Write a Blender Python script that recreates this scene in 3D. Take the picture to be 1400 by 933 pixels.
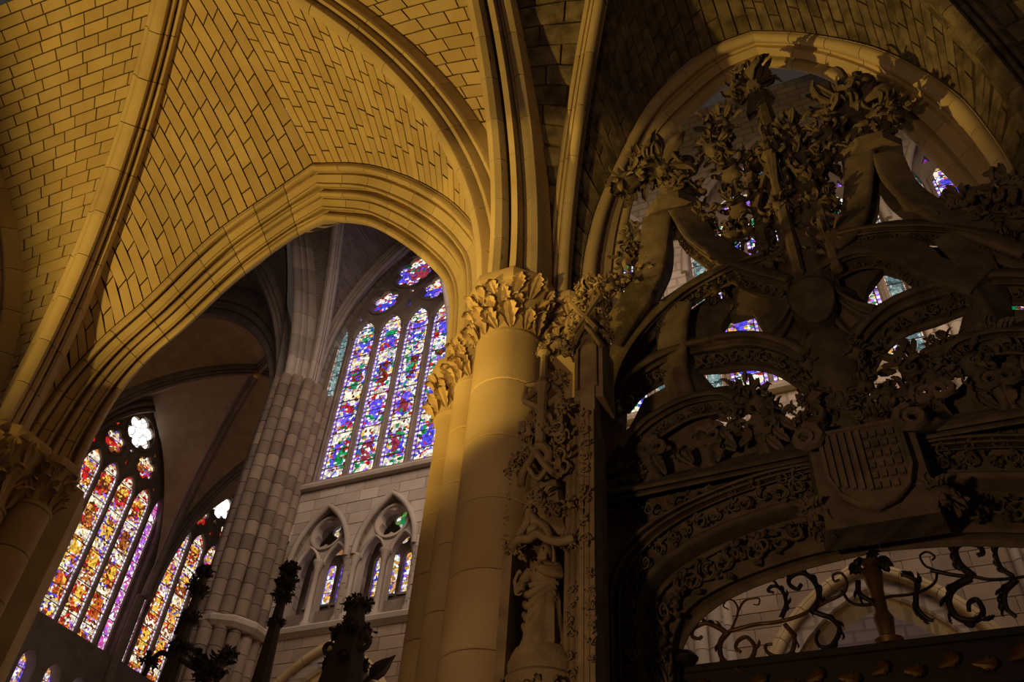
import bpy, bmesh, math, random
from math import sin, cos, pi, sqrt, atan2
from mathutils import Vector, Matrix
from mathutils.geometry import delaunay_2d_cdt
random.seed(11)
for o in list(bpy.data.objects): bpy.data.objects.remove(o)
sc = bpy.context.scene; col = sc.collection
V = Vector
# ------------------------------------------------------------------ camera
F, CX, CY, EYE = 1200., 700., 466.5, V((0, 0, 1.6))
zen = V((802-CX, 770+CY, -F)).normalized()              # zenith seen from the camera
vx = V((-2750-CX, -(1352-CY), -F)); vx = (vx - zen*vx.dot(zen)).normalized()
AX = -vx; AY = zen.cross(AX)
ROT = Matrix((AX, AY, zen))
cd = bpy.data.cameras.new('camera'); cam = bpy.data.objects.new('camera', cd); col.objects.link(cam)
cd.sensor_fit = 'HORIZONTAL'; cd.sensor_width = 36; cd.lens = F/1400*36; cd.clip_end = 200; cd.clip_start = .05
cam.matrix_world = Matrix.Translation(EYE) @ ROT.to_4x4()
sc.camera = cam
# ------------------------------------------------------------------ world, lights, exposure
w = bpy.data.worlds.new('world'); sc.world = w; w.use_nodes = True
w.node_tree.nodes['Background'].inputs[0].default_value = (1, .76, .62, 1)
w.node_tree.nodes['Background'].inputs[1].default_value = .034
sc.view_settings.view_transform = 'Standard'; sc.view_settings.look = 'None'
sc.view_settings.gamma = 1; sc.view_settings.use_curve_mapping = False
sc.view_settings.exposure = 0.0
def light(name, kind, loc, target, energy, color, **kw):
    l = bpy.data.lights.new(name, kind); l.energy = energy; l.color = color
    for k, v in kw.items(): setattr(l, k, v)
    o = bpy.data.objects.new(name, l); col.objects.link(o); o.location = loc
    if target is not None:
        o.rotation_euler = (V(target)-V(loc)).to_track_quat('-Z', 'Y').to_euler()
    return o
WARM = (1, .64, .13)
light('vault_floodlight', 'SPOT', (-9.3, 1.3, 2.2), (-4.8, 4.0, 11.6), 3200, WARM, spot_size=math.radians(70), spot_blend=.4, shadow_soft_size=.1)
light('pier_floodlight', 'SPOT', (-4.2, -1.2, 1.8), (-3.15, 5.6, 8.5), 1500, WARM, spot_size=math.radians(23), spot_blend=.25, shadow_soft_size=.08)
light('screen_floodlight', 'SPOT', (-2.5, -1.4, 1.8), (-.9, 5.9, 6.8), 380, (1, .60, .28), spot_size=math.radians(70), spot_blend=.8, shadow_soft_size=.15)
light('choir_lamp', 'POINT', (-2.5, 11.5, 4.5), None, 70, (1, .66, .36), shadow_soft_size=.3)
light('choir_lamp', 'POINT', (-10.5, 12.5, 4.5), None, 70, (1, .66, .36), shadow_soft_size=.3)
for i, x in enumerate((-7.5, -1.5, 4.5)):               # daylight of the clerestory windows over the near arcade
    light('clerestory_daylight', 'AREA', (x, 7.6, 19.5), (x-3.5, 16, 15.0), 225, (1, .77, .60), shape='RECTANGLE', size=4.5, size_y=6, spread=math.radians(110))
light('transept_floodlight', 'SPOT', (-18.5, 17.5, 9), (-22, 19.8, 24), 260, (1, .55, .25), spot_size=math.radians(50), spot_blend=.8, shadow_soft_size=.2)
light('far_aisle_lamp', 'POINT', (-3, 19, 6), None, 160, (1, .7, .35), shadow_soft_size=.4)
light('far_aisle_lamp', 'POINT', (-12, 19, 6), None, 160, (1, .7, .35), shadow_soft_size=.4)
# ------------------------------------------------------------------ pixel -> direction -> plane
def ray(px, py): return ROT @ V((px-CX, -(py-CY), -F))
def PY(px, py, y):
    d = ray(px, py); return EYE + d*(y/d.y)
def PYs(pts, y): return [PY(a, b, y) for a, b in pts]
# ------------------------------------------------------------------ helpers
def world_of(o):
    p = V((0, 0, 0))
    while o: p = p + o.location; o = o.parent
    return p
def thing(name, label, cat, loc, group=None, kind=None):
    o = bpy.data.objects.new(name, None); col.objects.link(o); o.location = loc; o.empty_display_size = .2
    o['label'] = label; o['category'] = cat
    if group: o['group'] = group
    if kind: o['kind'] = kind
    return o
def tag(o, label, cat, group=None, kind=None):
    o['label'] = label; o['category'] = cat
    if group: o['group'] = group
    if kind: o['kind'] = kind
    return o
class MB:
    def __init__(s): s.v = []; s.f = []; s.uv = None
    def add(s, vs, fs):
        n = len(s.v); s.v += [V(p) for p in vs]; s.f += [tuple(i+n for i in f) for f in fs]; return s
    def box(s, x0, x1, y0, y1, z0, z1):
        return s.add([(x, y, z) for z in (z0, z1) for y in (y0, y1) for x in (x0, x1)],
                     [(0, 2, 3, 1), (4, 5, 7, 6), (0, 1, 5, 4), (2, 6, 7, 3), (0, 4, 6, 2), (1, 3, 7, 5)])
    def hexa(s, a, b):                                   # two quads, front a and back b
        return s.add(list(a)+list(b), [(0, 1, 2, 3), (7, 6, 5, 4), (0, 4, 5, 1), (1, 5, 6, 2), (2, 6, 7, 3), (3, 7, 4, 0)])
    def grid(s, rows, closed=False, caps=False):
        n = len(s.v); m = len(rows[0])
        for r in rows: s.v += [V(p) for p in r]
        for i in range(len(rows)-1):
            for j in range(m if closed else m-1):
                k = (j+1) % m
                s.f.append((n+i*m+j, n+i*m+k, n+(i+1)*m+k, n+(i+1)*m+j))
        if caps:
            s.f.append(tuple(n+j for j in range(m))); s.f.append(tuple(n+(len(rows)-1)*m+j for j in reversed(range(m))))
        return s
    def tube(s, path, rad, n=6, flat=1.0):
        path = [V(p) for p in path]; rows = []
        if not hasattr(rad, '__len__'): rad = [rad]*len(path)
        up = None
        for i, p in enumerate(path):
            t = (path[min(i+1, len(path)-1)]-path[max(i-1, 0)]).normalized()
            if up is None:
                up = V((0, 1, 0)) if abs(t.y) < .9 else V((1, 0, 0))
            a = (up - t*up.dot(t))
            if a.length < 1e-4: a = t.orthogonal()
            a.normalize(); up = a; b = t.cross(a)
            rows.append([p + (a*cos(2*pi*k/n)*flat + b*sin(2*pi*k/n))*rad[i] for k in range(n)])
        return s.grid(rows, True, True)
    def lathe(s, prof, c, n=16, a0=0):
        rows = [[V((c[0]+r*cos(a0+2*pi*k/n), c[1]+r*sin(a0+2*pi*k/n), z)) for k in range(n)] for r, z in prof]
        return s.grid(rows, True, True)
    def prism(s, poly, d):
        n = len(poly); d = V(d)
        return s.add([V(p) for p in poly]+[V(p)+d for p in poly], [tuple(range(n)), tuple(reversed(range(n, 2*n)))]+[(i, i+n, (i+1) % n+n, (i+1) % n) for i in range(n)])
    def join(s, o, m=None):
        return s.add([m @ p if m else p for p in o.v], o.f)
def mesh_of(mb, name, smooth=None, fix=True):
    me = bpy.data.meshes.new(name); me.from_pydata([tuple(p) for p in mb.v], [], mb.f)
    if fix and len(mb.v) > 8:
        bm = bmesh.new(); bm.from_mesh(me); bmesh.ops.recalc_face_normals(bm, faces=bm.faces); bm.to_mesh(me); bm.free()
    if smooth is not None:
        me.shade_smooth(); me.set_sharp_from_angle(angle=math.radians(smooth))
    return me
def build(mb, name, mat, parent=None, smooth=None, fix=True):
    xs = [p.x for p in mb.v]; ys = [p.y for p in mb.v]; zs = [p.z for p in mb.v]
    c = V(((min(xs)+max(xs))/2, (min(ys)+max(ys))/2, min(zs)))
    mb.v = [p-c for p in mb.v]
    me = mesh_of(mb, name, smooth, fix); me.materials.append(mat)
    o = bpy.data.objects.new(name, me); col.objects.link(o)
    if parent: o.parent = parent; o.location = c - world_of(parent)
    else: o.location = c
    return o
def put(me, name, parent, M):                            # another copy of shared mesh data
    o = bpy.data.objects.new(name, me); col.objects.link(o)
    o.parent = parent
    o.matrix_local = Matrix.Translation(-world_of(parent)) @ M if parent else M
    return o
class Curve:                                             # arc length curve through points
    def __init__(s, pts, smooth=True):
        pts = [V(p) for p in pts]; d = []
        if smooth and len(pts) > 2:
            for i in range(len(pts)-1):
                p0 = pts[i-1] if i else pts[0]*2-pts[1]; p1, p2 = pts[i], pts[i+1]
                p3 = pts[i+2] if i+2 < len(pts) else p2*2-p1
                for k in range(10):
                    t = k/10
                    d.append(.5*((2*p1)+(p2-p0)*t+(2*p0-5*p1+4*p2-p3)*t*t+(3*p1-p0-3*p2+p3)*t**3))
            d.append(pts[-1])
        else: d = pts
        s.p = d; s.l = [0]
        for i in range(1, len(d)): s.l.append(s.l[-1]+(d[i]-d[i-1]).length)
        s.len = s.l[-1]
    def __call__(s, t):
        x = t*s.len
        if x <= 0: return s.p[0] + (s.p[1]-s.p[0])*(x/max(1e-6, s.l[1]))
        if x >= s.len: return s.p[-1] + (s.p[-1]-s.p[-2])*((x-s.len)/max(1e-6, s.l[-1]-s.l[-2]))
        lo, hi = 0, len(s.l)-1
        while hi-lo > 1:
            m = (lo+hi)//2
            if s.l[m] <= x: lo = m
            else: hi = m
        return s.p[lo].lerp(s.p[hi], (x-s.l[lo])/max(1e-9, s.l[hi]-s.l[lo]))
def arc(Ft, C, n=24):                                    # quarter of a pointed arch, vertical at its foot
    Ft, C = V(Ft), V(C); L = sqrt((C.x-Ft.x)**2+(C.y-Ft.y)**2); h = C.z-Ft.z
    R = (L*L+h*h)/(2*L); th = math.asin(min(1, h/R)) if L <= R else pi-math.asin(min(1, h/R))
    o = []
    for i in range(n+1):
        a = th*i/n; d = R-R*cos(a); q = d/L
        o.append(V((Ft.x+(C.x-Ft.x)*q, Ft.y+(C.y-Ft.y)*q, Ft.z+R*sin(a))))
    return o
def roll(a, b, h, n=5):
    m, r = (a+b)/2, (b-a)/2
    return [(m-r*cos(pi*k/n), h*sin(pi*k/n)) for k in range(n+1)]
def band_rows(O, I, prof, t0, t1, n, back, mitre=False):
    rows = []
    for i in range(n+1):
        t = t0+(t1-t0)*i/n; a, b = O(t), I(t); e = .004
        tg = (O(t+e)+I(t+e)-O(t-e)-I(t-e)).normalized(); w_ = b-a; nn = tg.cross(w_)
        if nn.length < 1e-6: nn = V((0, -1, 0))
        nn.normalize()
        if nn.dot(EYE-a) < 0: nn = -nn
        if mitre and t > .96:
            nn.x *= max(0, (1-t)/.04); nn.normalize()
        rows.append([a+w_*s_+nn*h for s_, h in prof]+[b-nn*back, a-nn*back])
    return rows
def band(name, part, O, I, prof, nseg, mat, parent, back=.25, gap=.006, n=4, core=None, smooth=40, mitre=False):
    """a moulded band between two curves, cut into voussoirs with recessed joints"""
    L = max(.1, (O.len+I.len)/2)
    if name == 'screen': gap = .0008
    for k in range(nseg):
        g = gap/L
        mb = MB().grid(band_rows(O, I, prof, k/nseg+g, (k+1)/nseg-(g if not mitre or k < nseg-1 else 0), n, back, mitre), True, True)
        build(mb, part, mat, parent, smooth)
    if core:
        mb = MB().grid(band_rows(O, I, [(min(1, max(0, s_)), h-.02) for s_, h in prof], 0, 1, nseg*3, back-.01, mitre), True, True)
        build(mb, 'mortar_joint', core, parent, None)
def sweep_rows(C, sec, t0, t1, n, side):
    rows = []
    for i in range(n+1):
        t = t0+(t1-t0)*i/n; e = .004; p = C(t); tg = (C(t+e)-C(t-e)).normalized()
        dn = tg.cross(side).normalized()
        if dn.z > 0: dn = -dn
        rows.append([p+side*a+dn*b for a, b in sec])
    return rows
_h = [(.2, -.16), (.2, .06), (.185, .1), (.15, .11), (.125, .08), (.12, .13), (.135, .17), (.125, .22), (.095, .24), (.075, .22), (.07, .27), (.085, .31), (.07, .355), (.035, .375)]
RIBSEC = [(-a, b) for a, b in _h]+[(0, .38)]+_h[::-1]
def rib(name, label, pts, nseg, mat, core, sc_=1., sec=RIBSEC, cat='rib', group=None):
    C = Curve(pts, False); d = pts[-1]-pts[0]; side = V((d.y, -d.x, 0)).normalized()
    r = thing(name, label, cat, pts[0], group)
    se = [(a*sc_, b*sc_) for a, b in sec]
    for k in range(nseg):
        g = .006/C.len
        build(MB().grid(sweep_rows(C, se, k/nseg+g, (k+1)/nseg-g, 4, side), True, True), 'voussoir', mat, r, 40)
    se2 = [(a*.92, b-.015 if b > 0 else b+.01) for a, b in se]
    build(MB().grid(sweep_rows(C, se2, 0, 1, nseg*3, side), True, True), 'mortar_joint', core, r)
    return r
def web(label, A, B, ua, ub, nc, bl, mat, core, bulge=.1, thick=.1, maxb=300, joint=.011):
    """vault cell: courses ruled from curve A to curve B, every stone its own object"""
    def S(u, v):
        p = A(u).lerp(B(u), v); return p + V((0, 0, bulge*4*v*(1-v)))
    def N(u, v):
        a = S(min(u+.01, 1), v)-S(max(u-.01, 0), v); b = S(u, min(v+.02, 1))-S(u, max(v-.02, 0)); n = a.cross(b)
        if n.length < 1e-8: return V((0, 0, -1))
        n.normalize(); return -n if n.dot(EYE-S(u, v)) < 0 else n
    rows = []
    nu, nv = 30, 6
    for i in range(nu+1):
        u = ua+(ub-ua)*i/nu
        rows.append([S(u, j/nv)-N(u, j/nv)*.02 for j in range(nv+1)])
    mb = MB().grid(rows)
    b0 = len(mb.v); mb.grid([[p-N(.5, .5)*.15 for p in r_] for r_ in rows])
    root = build(mb, 'ceiling', core); tag(root, label, 'vault', None, 'structure')
    cnt = 0
    for c in range(nc):
        u0, u1 = ua+(ub-ua)*c/nc, ua+(ub-ua)*(c+1)/nc
        L = (A((u0+u1)/2)-B((u0+u1)/2)).length; hh = (A(u1)-A(u0)+B(u1)-B(u0)).length/2
        nb = max(1, round(L/bl)); cuts = [0.]
        off = (.5 if c % 2 else 0.) + random.uniform(-.12, .12)
        for k in range(nb+1):
            v = (k+off+random.uniform(-.1, .1))/nb
            if .25/nb < v < 1-.25/nb: cuts.append(v)
        cuts.append(1.)
        gu = min(.3, joint/max(.02, hh))*(u1-u0)
        for a, b in zip(cuts, cuts[1:]):
            gv = joint/max(.1, L)
            if b-a < 3*gv: continue
            cnt += 1
            if cnt > maxb: return root
            q = [S(u0+gu, a+gv), S(u1-gu, a+gv), S(u1-gu, b-gv), S(u0+gu, b-gv)]
            n = N((u0+u1)/2, (a+b)/2); dz = random.uniform(-.004, .006)
            build(MB().hexa([p+n*dz for p in q], [p-n*thick for p in q]), 'stone_block', mat, root, None, False)
    return root
def cdt_tris(loops, inside):
    vs, es = [], []
    for lp in loops:
        n0 = len(vs); vs += [V((p[0], p[1])) for p in lp]; es += [(n0+i, n0+(i+1) % len(lp)) for i in range(len(lp))]
    r = delaunay_2d_cdt(vs, es, [], 0, 1e-5)
    ov, of = r[0], r[2]; keep = []
    for f in of:
        c = sum((ov[i] for i in f), V((0, 0)))/len(f)
        if inside(c): keep.append(tuple(f))
    return ov, keep
def inpoly(p, poly):
    r = False; n = len(poly); x, y = p[0], p[1]
    for i in range(n):
        x1, y1 = poly[i][0], poly[i][1]; x2, y2 = poly[i-1][0], poly[i-1][1]
        if (y1 > y) != (y2 > y) and x < (x2-x1)*(y-y1)/(y2-y1)+x1: r = not r
    return r
def plate(outer, holes, M, w0, w1):
    """flat slab with holes: local (u, z) at depths w0..w1, M maps (u, w, z) to the world"""
    ov, tr = cdt_tris([outer]+holes, lambda c: inpoly(c, outer) and not any(inpoly(c, h) for h in holes))
    mb = MB(); n = len(ov)
    mb.v = [M(p.x, w0, p.y) for p in ov]+[M(p.x, w1, p.y) for p in ov]
    mb.f = list(tr)+[tuple(i+n for i in reversed(f)) for f in tr]
    ed = {}
    for f in tr:
        for i in range(len(f)):
            a, b = f[i], f[(i+1) % len(f)]; ed.setdefault((min(a, b), max(a, b)), []).append((a, b))
    for k, l in ed.items():
        if len(l) == 1: a, b = l[0]; mb.f.append((b, a, a+n, b+n))
    return mb
def lancet(c, hw, z0, zs, za, n=7):                      # pointed opening, local (u, z)
    h = za-zs; R = (hw*hw+h*h)/(2*hw); th = math.asin(min(1, h/R)); th = th if hw <= R else pi-th
    L = [(c-hw+R-R*cos(th*i/n), zs+R*sin(th*i/n)) for i in range(n+1)]
    return [(c-hw, z0)]+L+[(2*c-u, z) for u, z in reversed(L[:-1])]+[(c+hw, z0)]
def foil(c, z, a, b, k=6, ph=0, n=8):                    # foiled opening, k lobes
    o = []
    for i in range(k):
        for j in range(n):
            f = (-.5+j/n)*2*pi/k; q = b*b-(a*sin(f))**2
            r = a*cos(f)+sqrt(max(q, 0)) if q > 0 else a*cos(f)
            t = ph+i*2*pi/k+f; o.append((c+r*cos(t), z+r*sin(t)))
    return o
def blocks(outer, holes, M, w0, w1, ch, bw, mat, parent, joint=.008, name='stone_block', jit=.006):
    us = [p[0] for p in outer]; zs = [p[1] for p in outer]
    nr = max(1, round((max(zs)-min(zs))/ch)); ch = (max(zs)-min(zs))/nr
    for r in range(nr):
        z0 = min(zs)+r*ch; u = min(us)-random.uniform(0, bw)
        while u < max(us):
            b = bw*random.uniform(.75, 1.35); x0, x1 = u+joint, u+b-joint; u += b
            x0, x1 = max(x0, min(us)), min(x1, max(us))
            if x1-x0 < .05: continue
            rc = [(x0, z0+joint), (x1, z0+joint), (x1, z0+ch-joint), (x0, z0+ch-joint)]
            near = [h for h in holes if min(p[0] for p in h) < x1 and max(p[0] for p in h) > x0 and min(p[1] for p in h) < rc[2][1] and max(p[1] for p in h) > rc[0][1]]
            dz = random.uniform(-jit, jit)
            if not near and inpoly((x0+.01, z0+.02), outer) and inpoly((x1-.01, z0+ch-.02), outer):
                mb = MB().hexa([M(p[0], w0+dz, p[1]) for p in rc], [M(p[0], w1, p[1]) for p in rc]); build(mb, name, mat, parent, None, False)
            else:
                ov, tr = cdt_tris([rc, outer]+near, lambda c: inpoly(c, rc) and inpoly(c, outer) and not any(inpoly(c, h) for h in near))
                if not tr: continue
                used = sorted({i for f in tr for i in f}); ix = {i: k for k, i in enumerate(used)}; n = len(used)
                mb = MB(); mb.v = [M(ov[i].x, w0+dz, ov[i].y) for i in used]+[M(ov[i].x, w1, ov[i].y) for i in used]
                mb.f = [tuple(ix[i] for i in f) for f in tr]; ed = {}
                for f in mb.f[:]:
                    for i in range(len(f)):
                        a, b2 = f[i], f[(i+1) % len(f)]; ed.setdefault((min(a, b2), max(a, b2)), []).append((a, b2))
                for k, l in ed.items():
                    if len(l) == 1: a, b2 = l[0]; mb.f.append((b2, a, a+n, b2+n))
                build(mb, name, mat, parent, None, True)
# ------------------------------------------------------------------ materials
def nodes(name):
    m = bpy.data.materials.new(name); m.use_nodes = True; nt = m.node_tree
    b = nt.nodes.get('Principled BSDF'); return m, nt, b
def stone(name, c1, c2, rough=.9, scale=2.5, bump=.25, var=.35, fine=40, courses=None):
    m, nt, b = nodes(name); N = nt.nodes.new; L = nt.links.new
    tc = N('ShaderNodeNewGeometry'); n1 = N('ShaderNodeTexNoise'); n1.inputs['Scale'].default_value = scale; n1.inputs['Detail'].default_value = 5
    L(tc.outputs['Position'], n1.inputs['Vector'])
    mx = N('ShaderNodeMix'); mx.data_type = 'RGBA'; mx.inputs[6].default_value = (*c1, 1); mx.inputs[7].default_value = (*c2, 1)
    rp = N('ShaderNodeMapRange'); rp.inputs[1].default_value = .35; rp.inputs[2].default_value = .65
    L(n1.outputs[0], rp.inputs[0]); L(rp.outputs[0], mx.inputs[0])
    oi = N('ShaderNodeObjectInfo'); mr = N('ShaderNodeMapRange'); mr.inputs[3].default_value = 1-var; mr.inputs[4].default_value = 1+var*.35
    L(oi.outputs['Random'], mr.inputs[0])
    mu = N('ShaderNodeMix'); mu.data_type = 'RGBA'; mu.blend_type = 'MULTIPLY'; mu.inputs[0].default_value = 1
    L(mx.outputs[2], mu.inputs[6]); L(mr.outputs[0], mu.inputs[7]); out = mu.outputs[2]
    n2 = N('ShaderNodeTexNoise'); n2.inputs['Scale'].default_value = fine; n2.inputs['Detail'].default_value = 3; L(tc.outputs['Position'], n2.inputs['Vector'])
    hsrc = n2.outputs[0]
    if courses:                                          # stones too far away to tell apart
        bt = N('ShaderNodeTexBrick'); mp = N('ShaderNodeMapping'); mp.inputs['Rotation'].default_value = courses[1]
        L(tc.outputs['Position'], mp.inputs[0]); L(mp.outputs[0], bt.inputs[0])
        bt.inputs['Scale'].default_value = courses[0]; bt.inputs['Mortar Size'].default_value = .03
        bt.inputs['Color1'].default_value = (1, 1, 1, 1); bt.inputs['Color2'].default_value = (.8, .8, .8, 1); bt.inputs['Mortar'].default_value = (.6, .6, .6, 1)
        m3 = N('ShaderNodeMix'); m3.data_type = 'RGBA'; m3.blend_type = 'MULTIPLY'; m3.inputs[0].default_value = 1
        L(out, m3.inputs[6]); L(bt.outputs[0], m3.inputs[7]); out = m3.outputs[2]
    L(out, b.inputs['Base Color']); b.inputs['Roughness'].default_value = rough
    b.inputs['Specular IOR Level'].default_value = .2
    bp = N('ShaderNodeBump'); bp.inputs['Strength'].default_value = bump; bp.inputs['Distance'].default_value = .02
    L(hsrc, bp.inputs['Height']); L(bp.outputs[0], b.inputs['Normal'])
    return m
M_VAULT = stone('vault_stone', (.58, .45, .26), (.52, .38, .20), var=.14, bump=.12)
M_MORTAR = stone('mortar', (.09, .06, .035), (.07, .045, .03), var=0)
M_RIB = stone('rib_stone', (.60, .47, .29), (.50, .38, .22), scale=1.4, var=.14, bump=.1)
M_PIER = stone('pier_stone', (.56, .42, .24), (.44, .31, .16), scale=1.2, var=.14, bump=.1)
M_FAR = stone('choir_stone', (.50, .42, .36), (.42, .34, .28), scale=1.5, var=.28)
M_FARP = stone('choir_plain_stone', (.46, .38, .32), (.40, .32, .26), scale=1.2, var=0, courses=(.8, (pi/2, 0, 0)))
M_P1 = stone('shaft_stone', (.29, .215, .165), (.23, .17, .13), scale=1.5, var=.35)
M_LOW = stone('arcade_stone', (.36, .27, .20), (.29, .21, .15), scale=1.5, var=.25)
M_HIGH = stone('high_vault_stone', (.34, .28, .23), (.28, .22, .18), var=.1, courses=(3, (pi/2, 0, 0)))
M_TRAC = stone('tracery_stone', (.26, .20, .16), (.20, .15, .12), var=.1)
M_CARVE = stone('carved_stone', (.36, .27, .16), (.24, .17, .10), scale=5, bump=.25, var=.2)
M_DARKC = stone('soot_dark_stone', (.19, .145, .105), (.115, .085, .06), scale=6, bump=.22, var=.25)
M_OLDSHADE = stone('rough_old_shade_stone', (.22, .17, .11), (.09, .07, .05), scale=6, bump=.5, var=.3)  # dirty old stone, with shade over the screen bay put into its colour
def plain(name, c, rough=.6, metal=0.):
    m, nt, b = nodes(name); N = nt.nodes.new; L = nt.links.new
    g = N('ShaderNodeNewGeometry'); n = N('ShaderNodeTexNoise'); n.inputs['Scale'].default_value = 14; L(g.outputs['Position'], n.inputs['Vector'])
    mx = N('ShaderNodeMix'); mx.data_type = 'RGBA'; mx.inputs[6].default_value = (*[v*.7 for v in c], 1); mx.inputs[7].default_value = (*[v*1.25 for v in c], 1)
    L(n.outputs[0], mx.inputs[0]); L(mx.outputs[2], b.inputs['Base Color'])
    b.inputs['Roughness'].default_value = rough; b.inputs['Metallic'].default_value = metal
    return m
M_IRON = plain('black_iron', (.035, .026, .02), .5, .5)
M_GILT = plain('worn_gilt_iron', (.16, .09, .03), .45, .6)
M_WOOD = plain('dark_carved_wood', (.05, .032, .022), .7)
M_LEAD = plain('lead', (.03, .028, .03), .7)
M_FLOOR = stone('floor_stone', (.30, .24, .17), (.22, .17, .12), var=0, courses=(1.2, (0, 0, 0)))
def glass(name, cols, strength, border, cell=9., big=1.7, mixb=.55, figures=None):
    m, nt, b = nodes(name); nt.nodes.remove(b); N = nt.nodes.new; L = nt.links.new
    uv = N('ShaderNodeUVMap'); sp = N('ShaderNodeSeparateXYZ'); L(uv.outputs[0], sp.inputs[0])
    def math_(op, a, c=None):
        n = N('ShaderNodeMath'); n.operation = op
        for i, q in enumerate((a, c)):
            if q is None: continue
            if isinstance(q, (int, float)): n.inputs[i].default_value = q
            else: L(q, n.inputs[i])
        return n.outputs[0]
    uv2 = N('ShaderNodeUVMap'); uv2.uv_map = 'edge'; sp2 = N('ShaderNodeSeparateXYZ'); L(uv2.outputs[0], sp2.inputs[0])
    uv.uv_map = 'UVMap'
    cb = N('ShaderNodeCombineXYZ'); L(sp.outputs[0], cb.inputs[0]); L(sp.outputs[1], cb.inputs[1])
    def vor(scale, feat='F1'):
        n = N('ShaderNodeTexVoronoi'); n.voronoi_dimensions = '2D'; n.feature = feat; n.inputs['Scale'].default_value = scale
        L(cb.outputs[0], n.inputs['Vector']); return n
    s1, s2, e1 = vor(cell), vor(big), vor(cell, 'DISTANCE_TO_EDGE')
    def red(n):
        q = N('ShaderNodeSeparateColor'); L(n.outputs['Color'], q.inputs[0]); return q.outputs[0], q.outputs[1]
    r1, g1 = red(s1); r2, g2 = red(s2)
    val = math_('FRACT', math_('ADD', math_('MULTIPLY', r2, mixb*1.7), math_('MULTIPLY', r1, 1-mixb)))
    rp = N('ShaderNodeValToRGB'); rp.color_ramp.interpolation = 'CONSTANT'; el = rp.color_ramp.elements
    for i, c in enumerate(cols):
        e = el[i] if i < 2 else el.new(i/len(cols))
        e.position = i/len(cols); e.color = (*c, 1)
    L(val, rp.inputs[0])
    # beaded border next to the stone
    au = math_('ABSOLUTE', sp2.outputs[0]); bd = math_('GREATER_THAN', au, .78)
    chk = math_('GREATER_THAN', math_('FRACT', math_('MULTIPLY', sp.outputs[1], 6.)), .5)
    bc = N('ShaderNodeMix'); bc.data_type = 'RGBA'; bc.inputs[6].default_value = (*border[0], 1); bc.inputs[7].default_value = (*border[1], 1); L(chk, bc.inputs[0])
    base_c = rp.outputs[0]
    if figures:                                          # saints under canopies, one above the other
        h_ = math_('DIVIDE', sp.outputs[1], 1.45); fr_ = math_('FRACT', h_)
        wn = N('ShaderNodeTexWhiteNoise'); wn.noise_dimensions = '2D'; c2 = N('ShaderNodeCombineXYZ'); L(math_('FLOOR', h_), c2.inputs[1]); L(math_('FLOOR', math_('DIVIDE', sp2.outputs[1], 7.)), c2.inputs[0]); L(c2.outputs[0], wn.inputs['Vector'])
        fc_ = N('ShaderNodeValToRGB'); fc_.color_ramp.interpolation = 'CONSTANT'; e2 = fc_.color_ramp.elements
        for i, c in enumerate(figures):
            e = e2[i] if i < 2 else e2.new(i/len(figures)); e.position = i/len(figures); e.color = (*c, 1)
        L(math_('FRACT', math_('ADD', wn.outputs[0], math_('MULTIPLY', r2, .3))), fc_.inputs[0])
        body = math_('MULTIPLY', math_('LESS_THAN', math_('ABSOLUTE', math_('SUBTRACT', fr_, .38)), .27), math_('LESS_THAN', au, math_('ADD', .3, math_('MULTIPLY', g2, .25))))
        mb_ = N('ShaderNodeMix'); mb_.data_type = 'RGBA'; L(math_('MULTIPLY', body, math_('LESS_THAN', r1, .72)), mb_.inputs[0]); L(base_c, mb_.inputs[6]); L(fc_.outputs[0], mb_.inputs[7])
        cano = math_('MULTIPLY', math_('GREATER_THAN', fr_, .72), math_('LESS_THAN', r1, .6))
        mc_ = N('ShaderNodeMix'); mc_.data_type = 'RGBA'; L(cano, mc_.inputs[0]); L(mb_.outputs[2], mc_.inputs[6]); mc_.inputs[7].default_value = (1, .85, .6, 1)
        base_c = mc_.outputs[2]
    m1 = N('ShaderNodeMix'); m1.data_type = 'RGBA'; L(bd, m1.inputs[0]); L(base_c, m1.inputs[6]); L(bc.outputs[2], m1.inputs[7])
    lead = math_('GREATER_THAN', e1.outputs['Distance'], .035)
    line = math_('GREATER_THAN', math_('ABSOLUTE', math_('SUBTRACT', au, .78)), .03)
    k = math_('MULTIPLY', math_('MULTIPLY', lead, line), math_('ADD', math_('MULTIPLY', g1, .9), .35))
    em = N('ShaderNodeEmission'); L(m1.outputs[2], em.inputs[0]); L(math_('MULTIPLY', k, strength), em.inputs[1])
    L(em.outputs[0], nt.nodes['Material Output'].inputs[0])
    return m
WHT, BLU, RED, GRN, AMB, BRN, VIO, TEA = (1, .95, .88), (.08, .07, .72), (.62, .02, .02), (.01, .26, .08), (.9, .5, .06), (.16, .03, .01), (.35, .15, .8), (.30, .48, .46)
G_CHOIR = glass('choir_glass', [BLU, WHT, RED, VIO, WHT, GRN, (.55, .5, .95), BRN, WHT, AMB, VIO, WHT, RED, BLU, (.65, .72, .92), GRN], 1.35, (VIO, (.85, .8, .95)), cell=12, figures=[BLU, GRN, (.1, .08, .85), (.3, .04, .06), (.02, .3, .12), BRN, VIO, BLU])
G_NARROW = glass('grisaille_glass', [TEA, (.22, .36, .36), (.5, .62, .58), (.16, .25, .26)], .8, ((.8, .35, .25), (.8, .75, .6)), cell=11, mixb=.2)
G_WEST = glass('transept_glass', [RED, WHT, AMB, BRN, (.8, .2, .05), BLU, AMB, BRN, WHT, VIO, (.9, .6, .3), RED, BRN, (.5, .15, .02), BRN], 1.3, (WHT, (.5, .3, .5)), cell=11, figures=[BRN, (.6, .1, .02), AMB, (.3, .08, .02), RED])
G_PURP = glass('purple_border_glass', [VIO, (.7, .1, .35), WHT, (.5, .1, .7)], 1.4, (WHT, (.8, .3, .5)), cell=10, mixb=.2)
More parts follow.
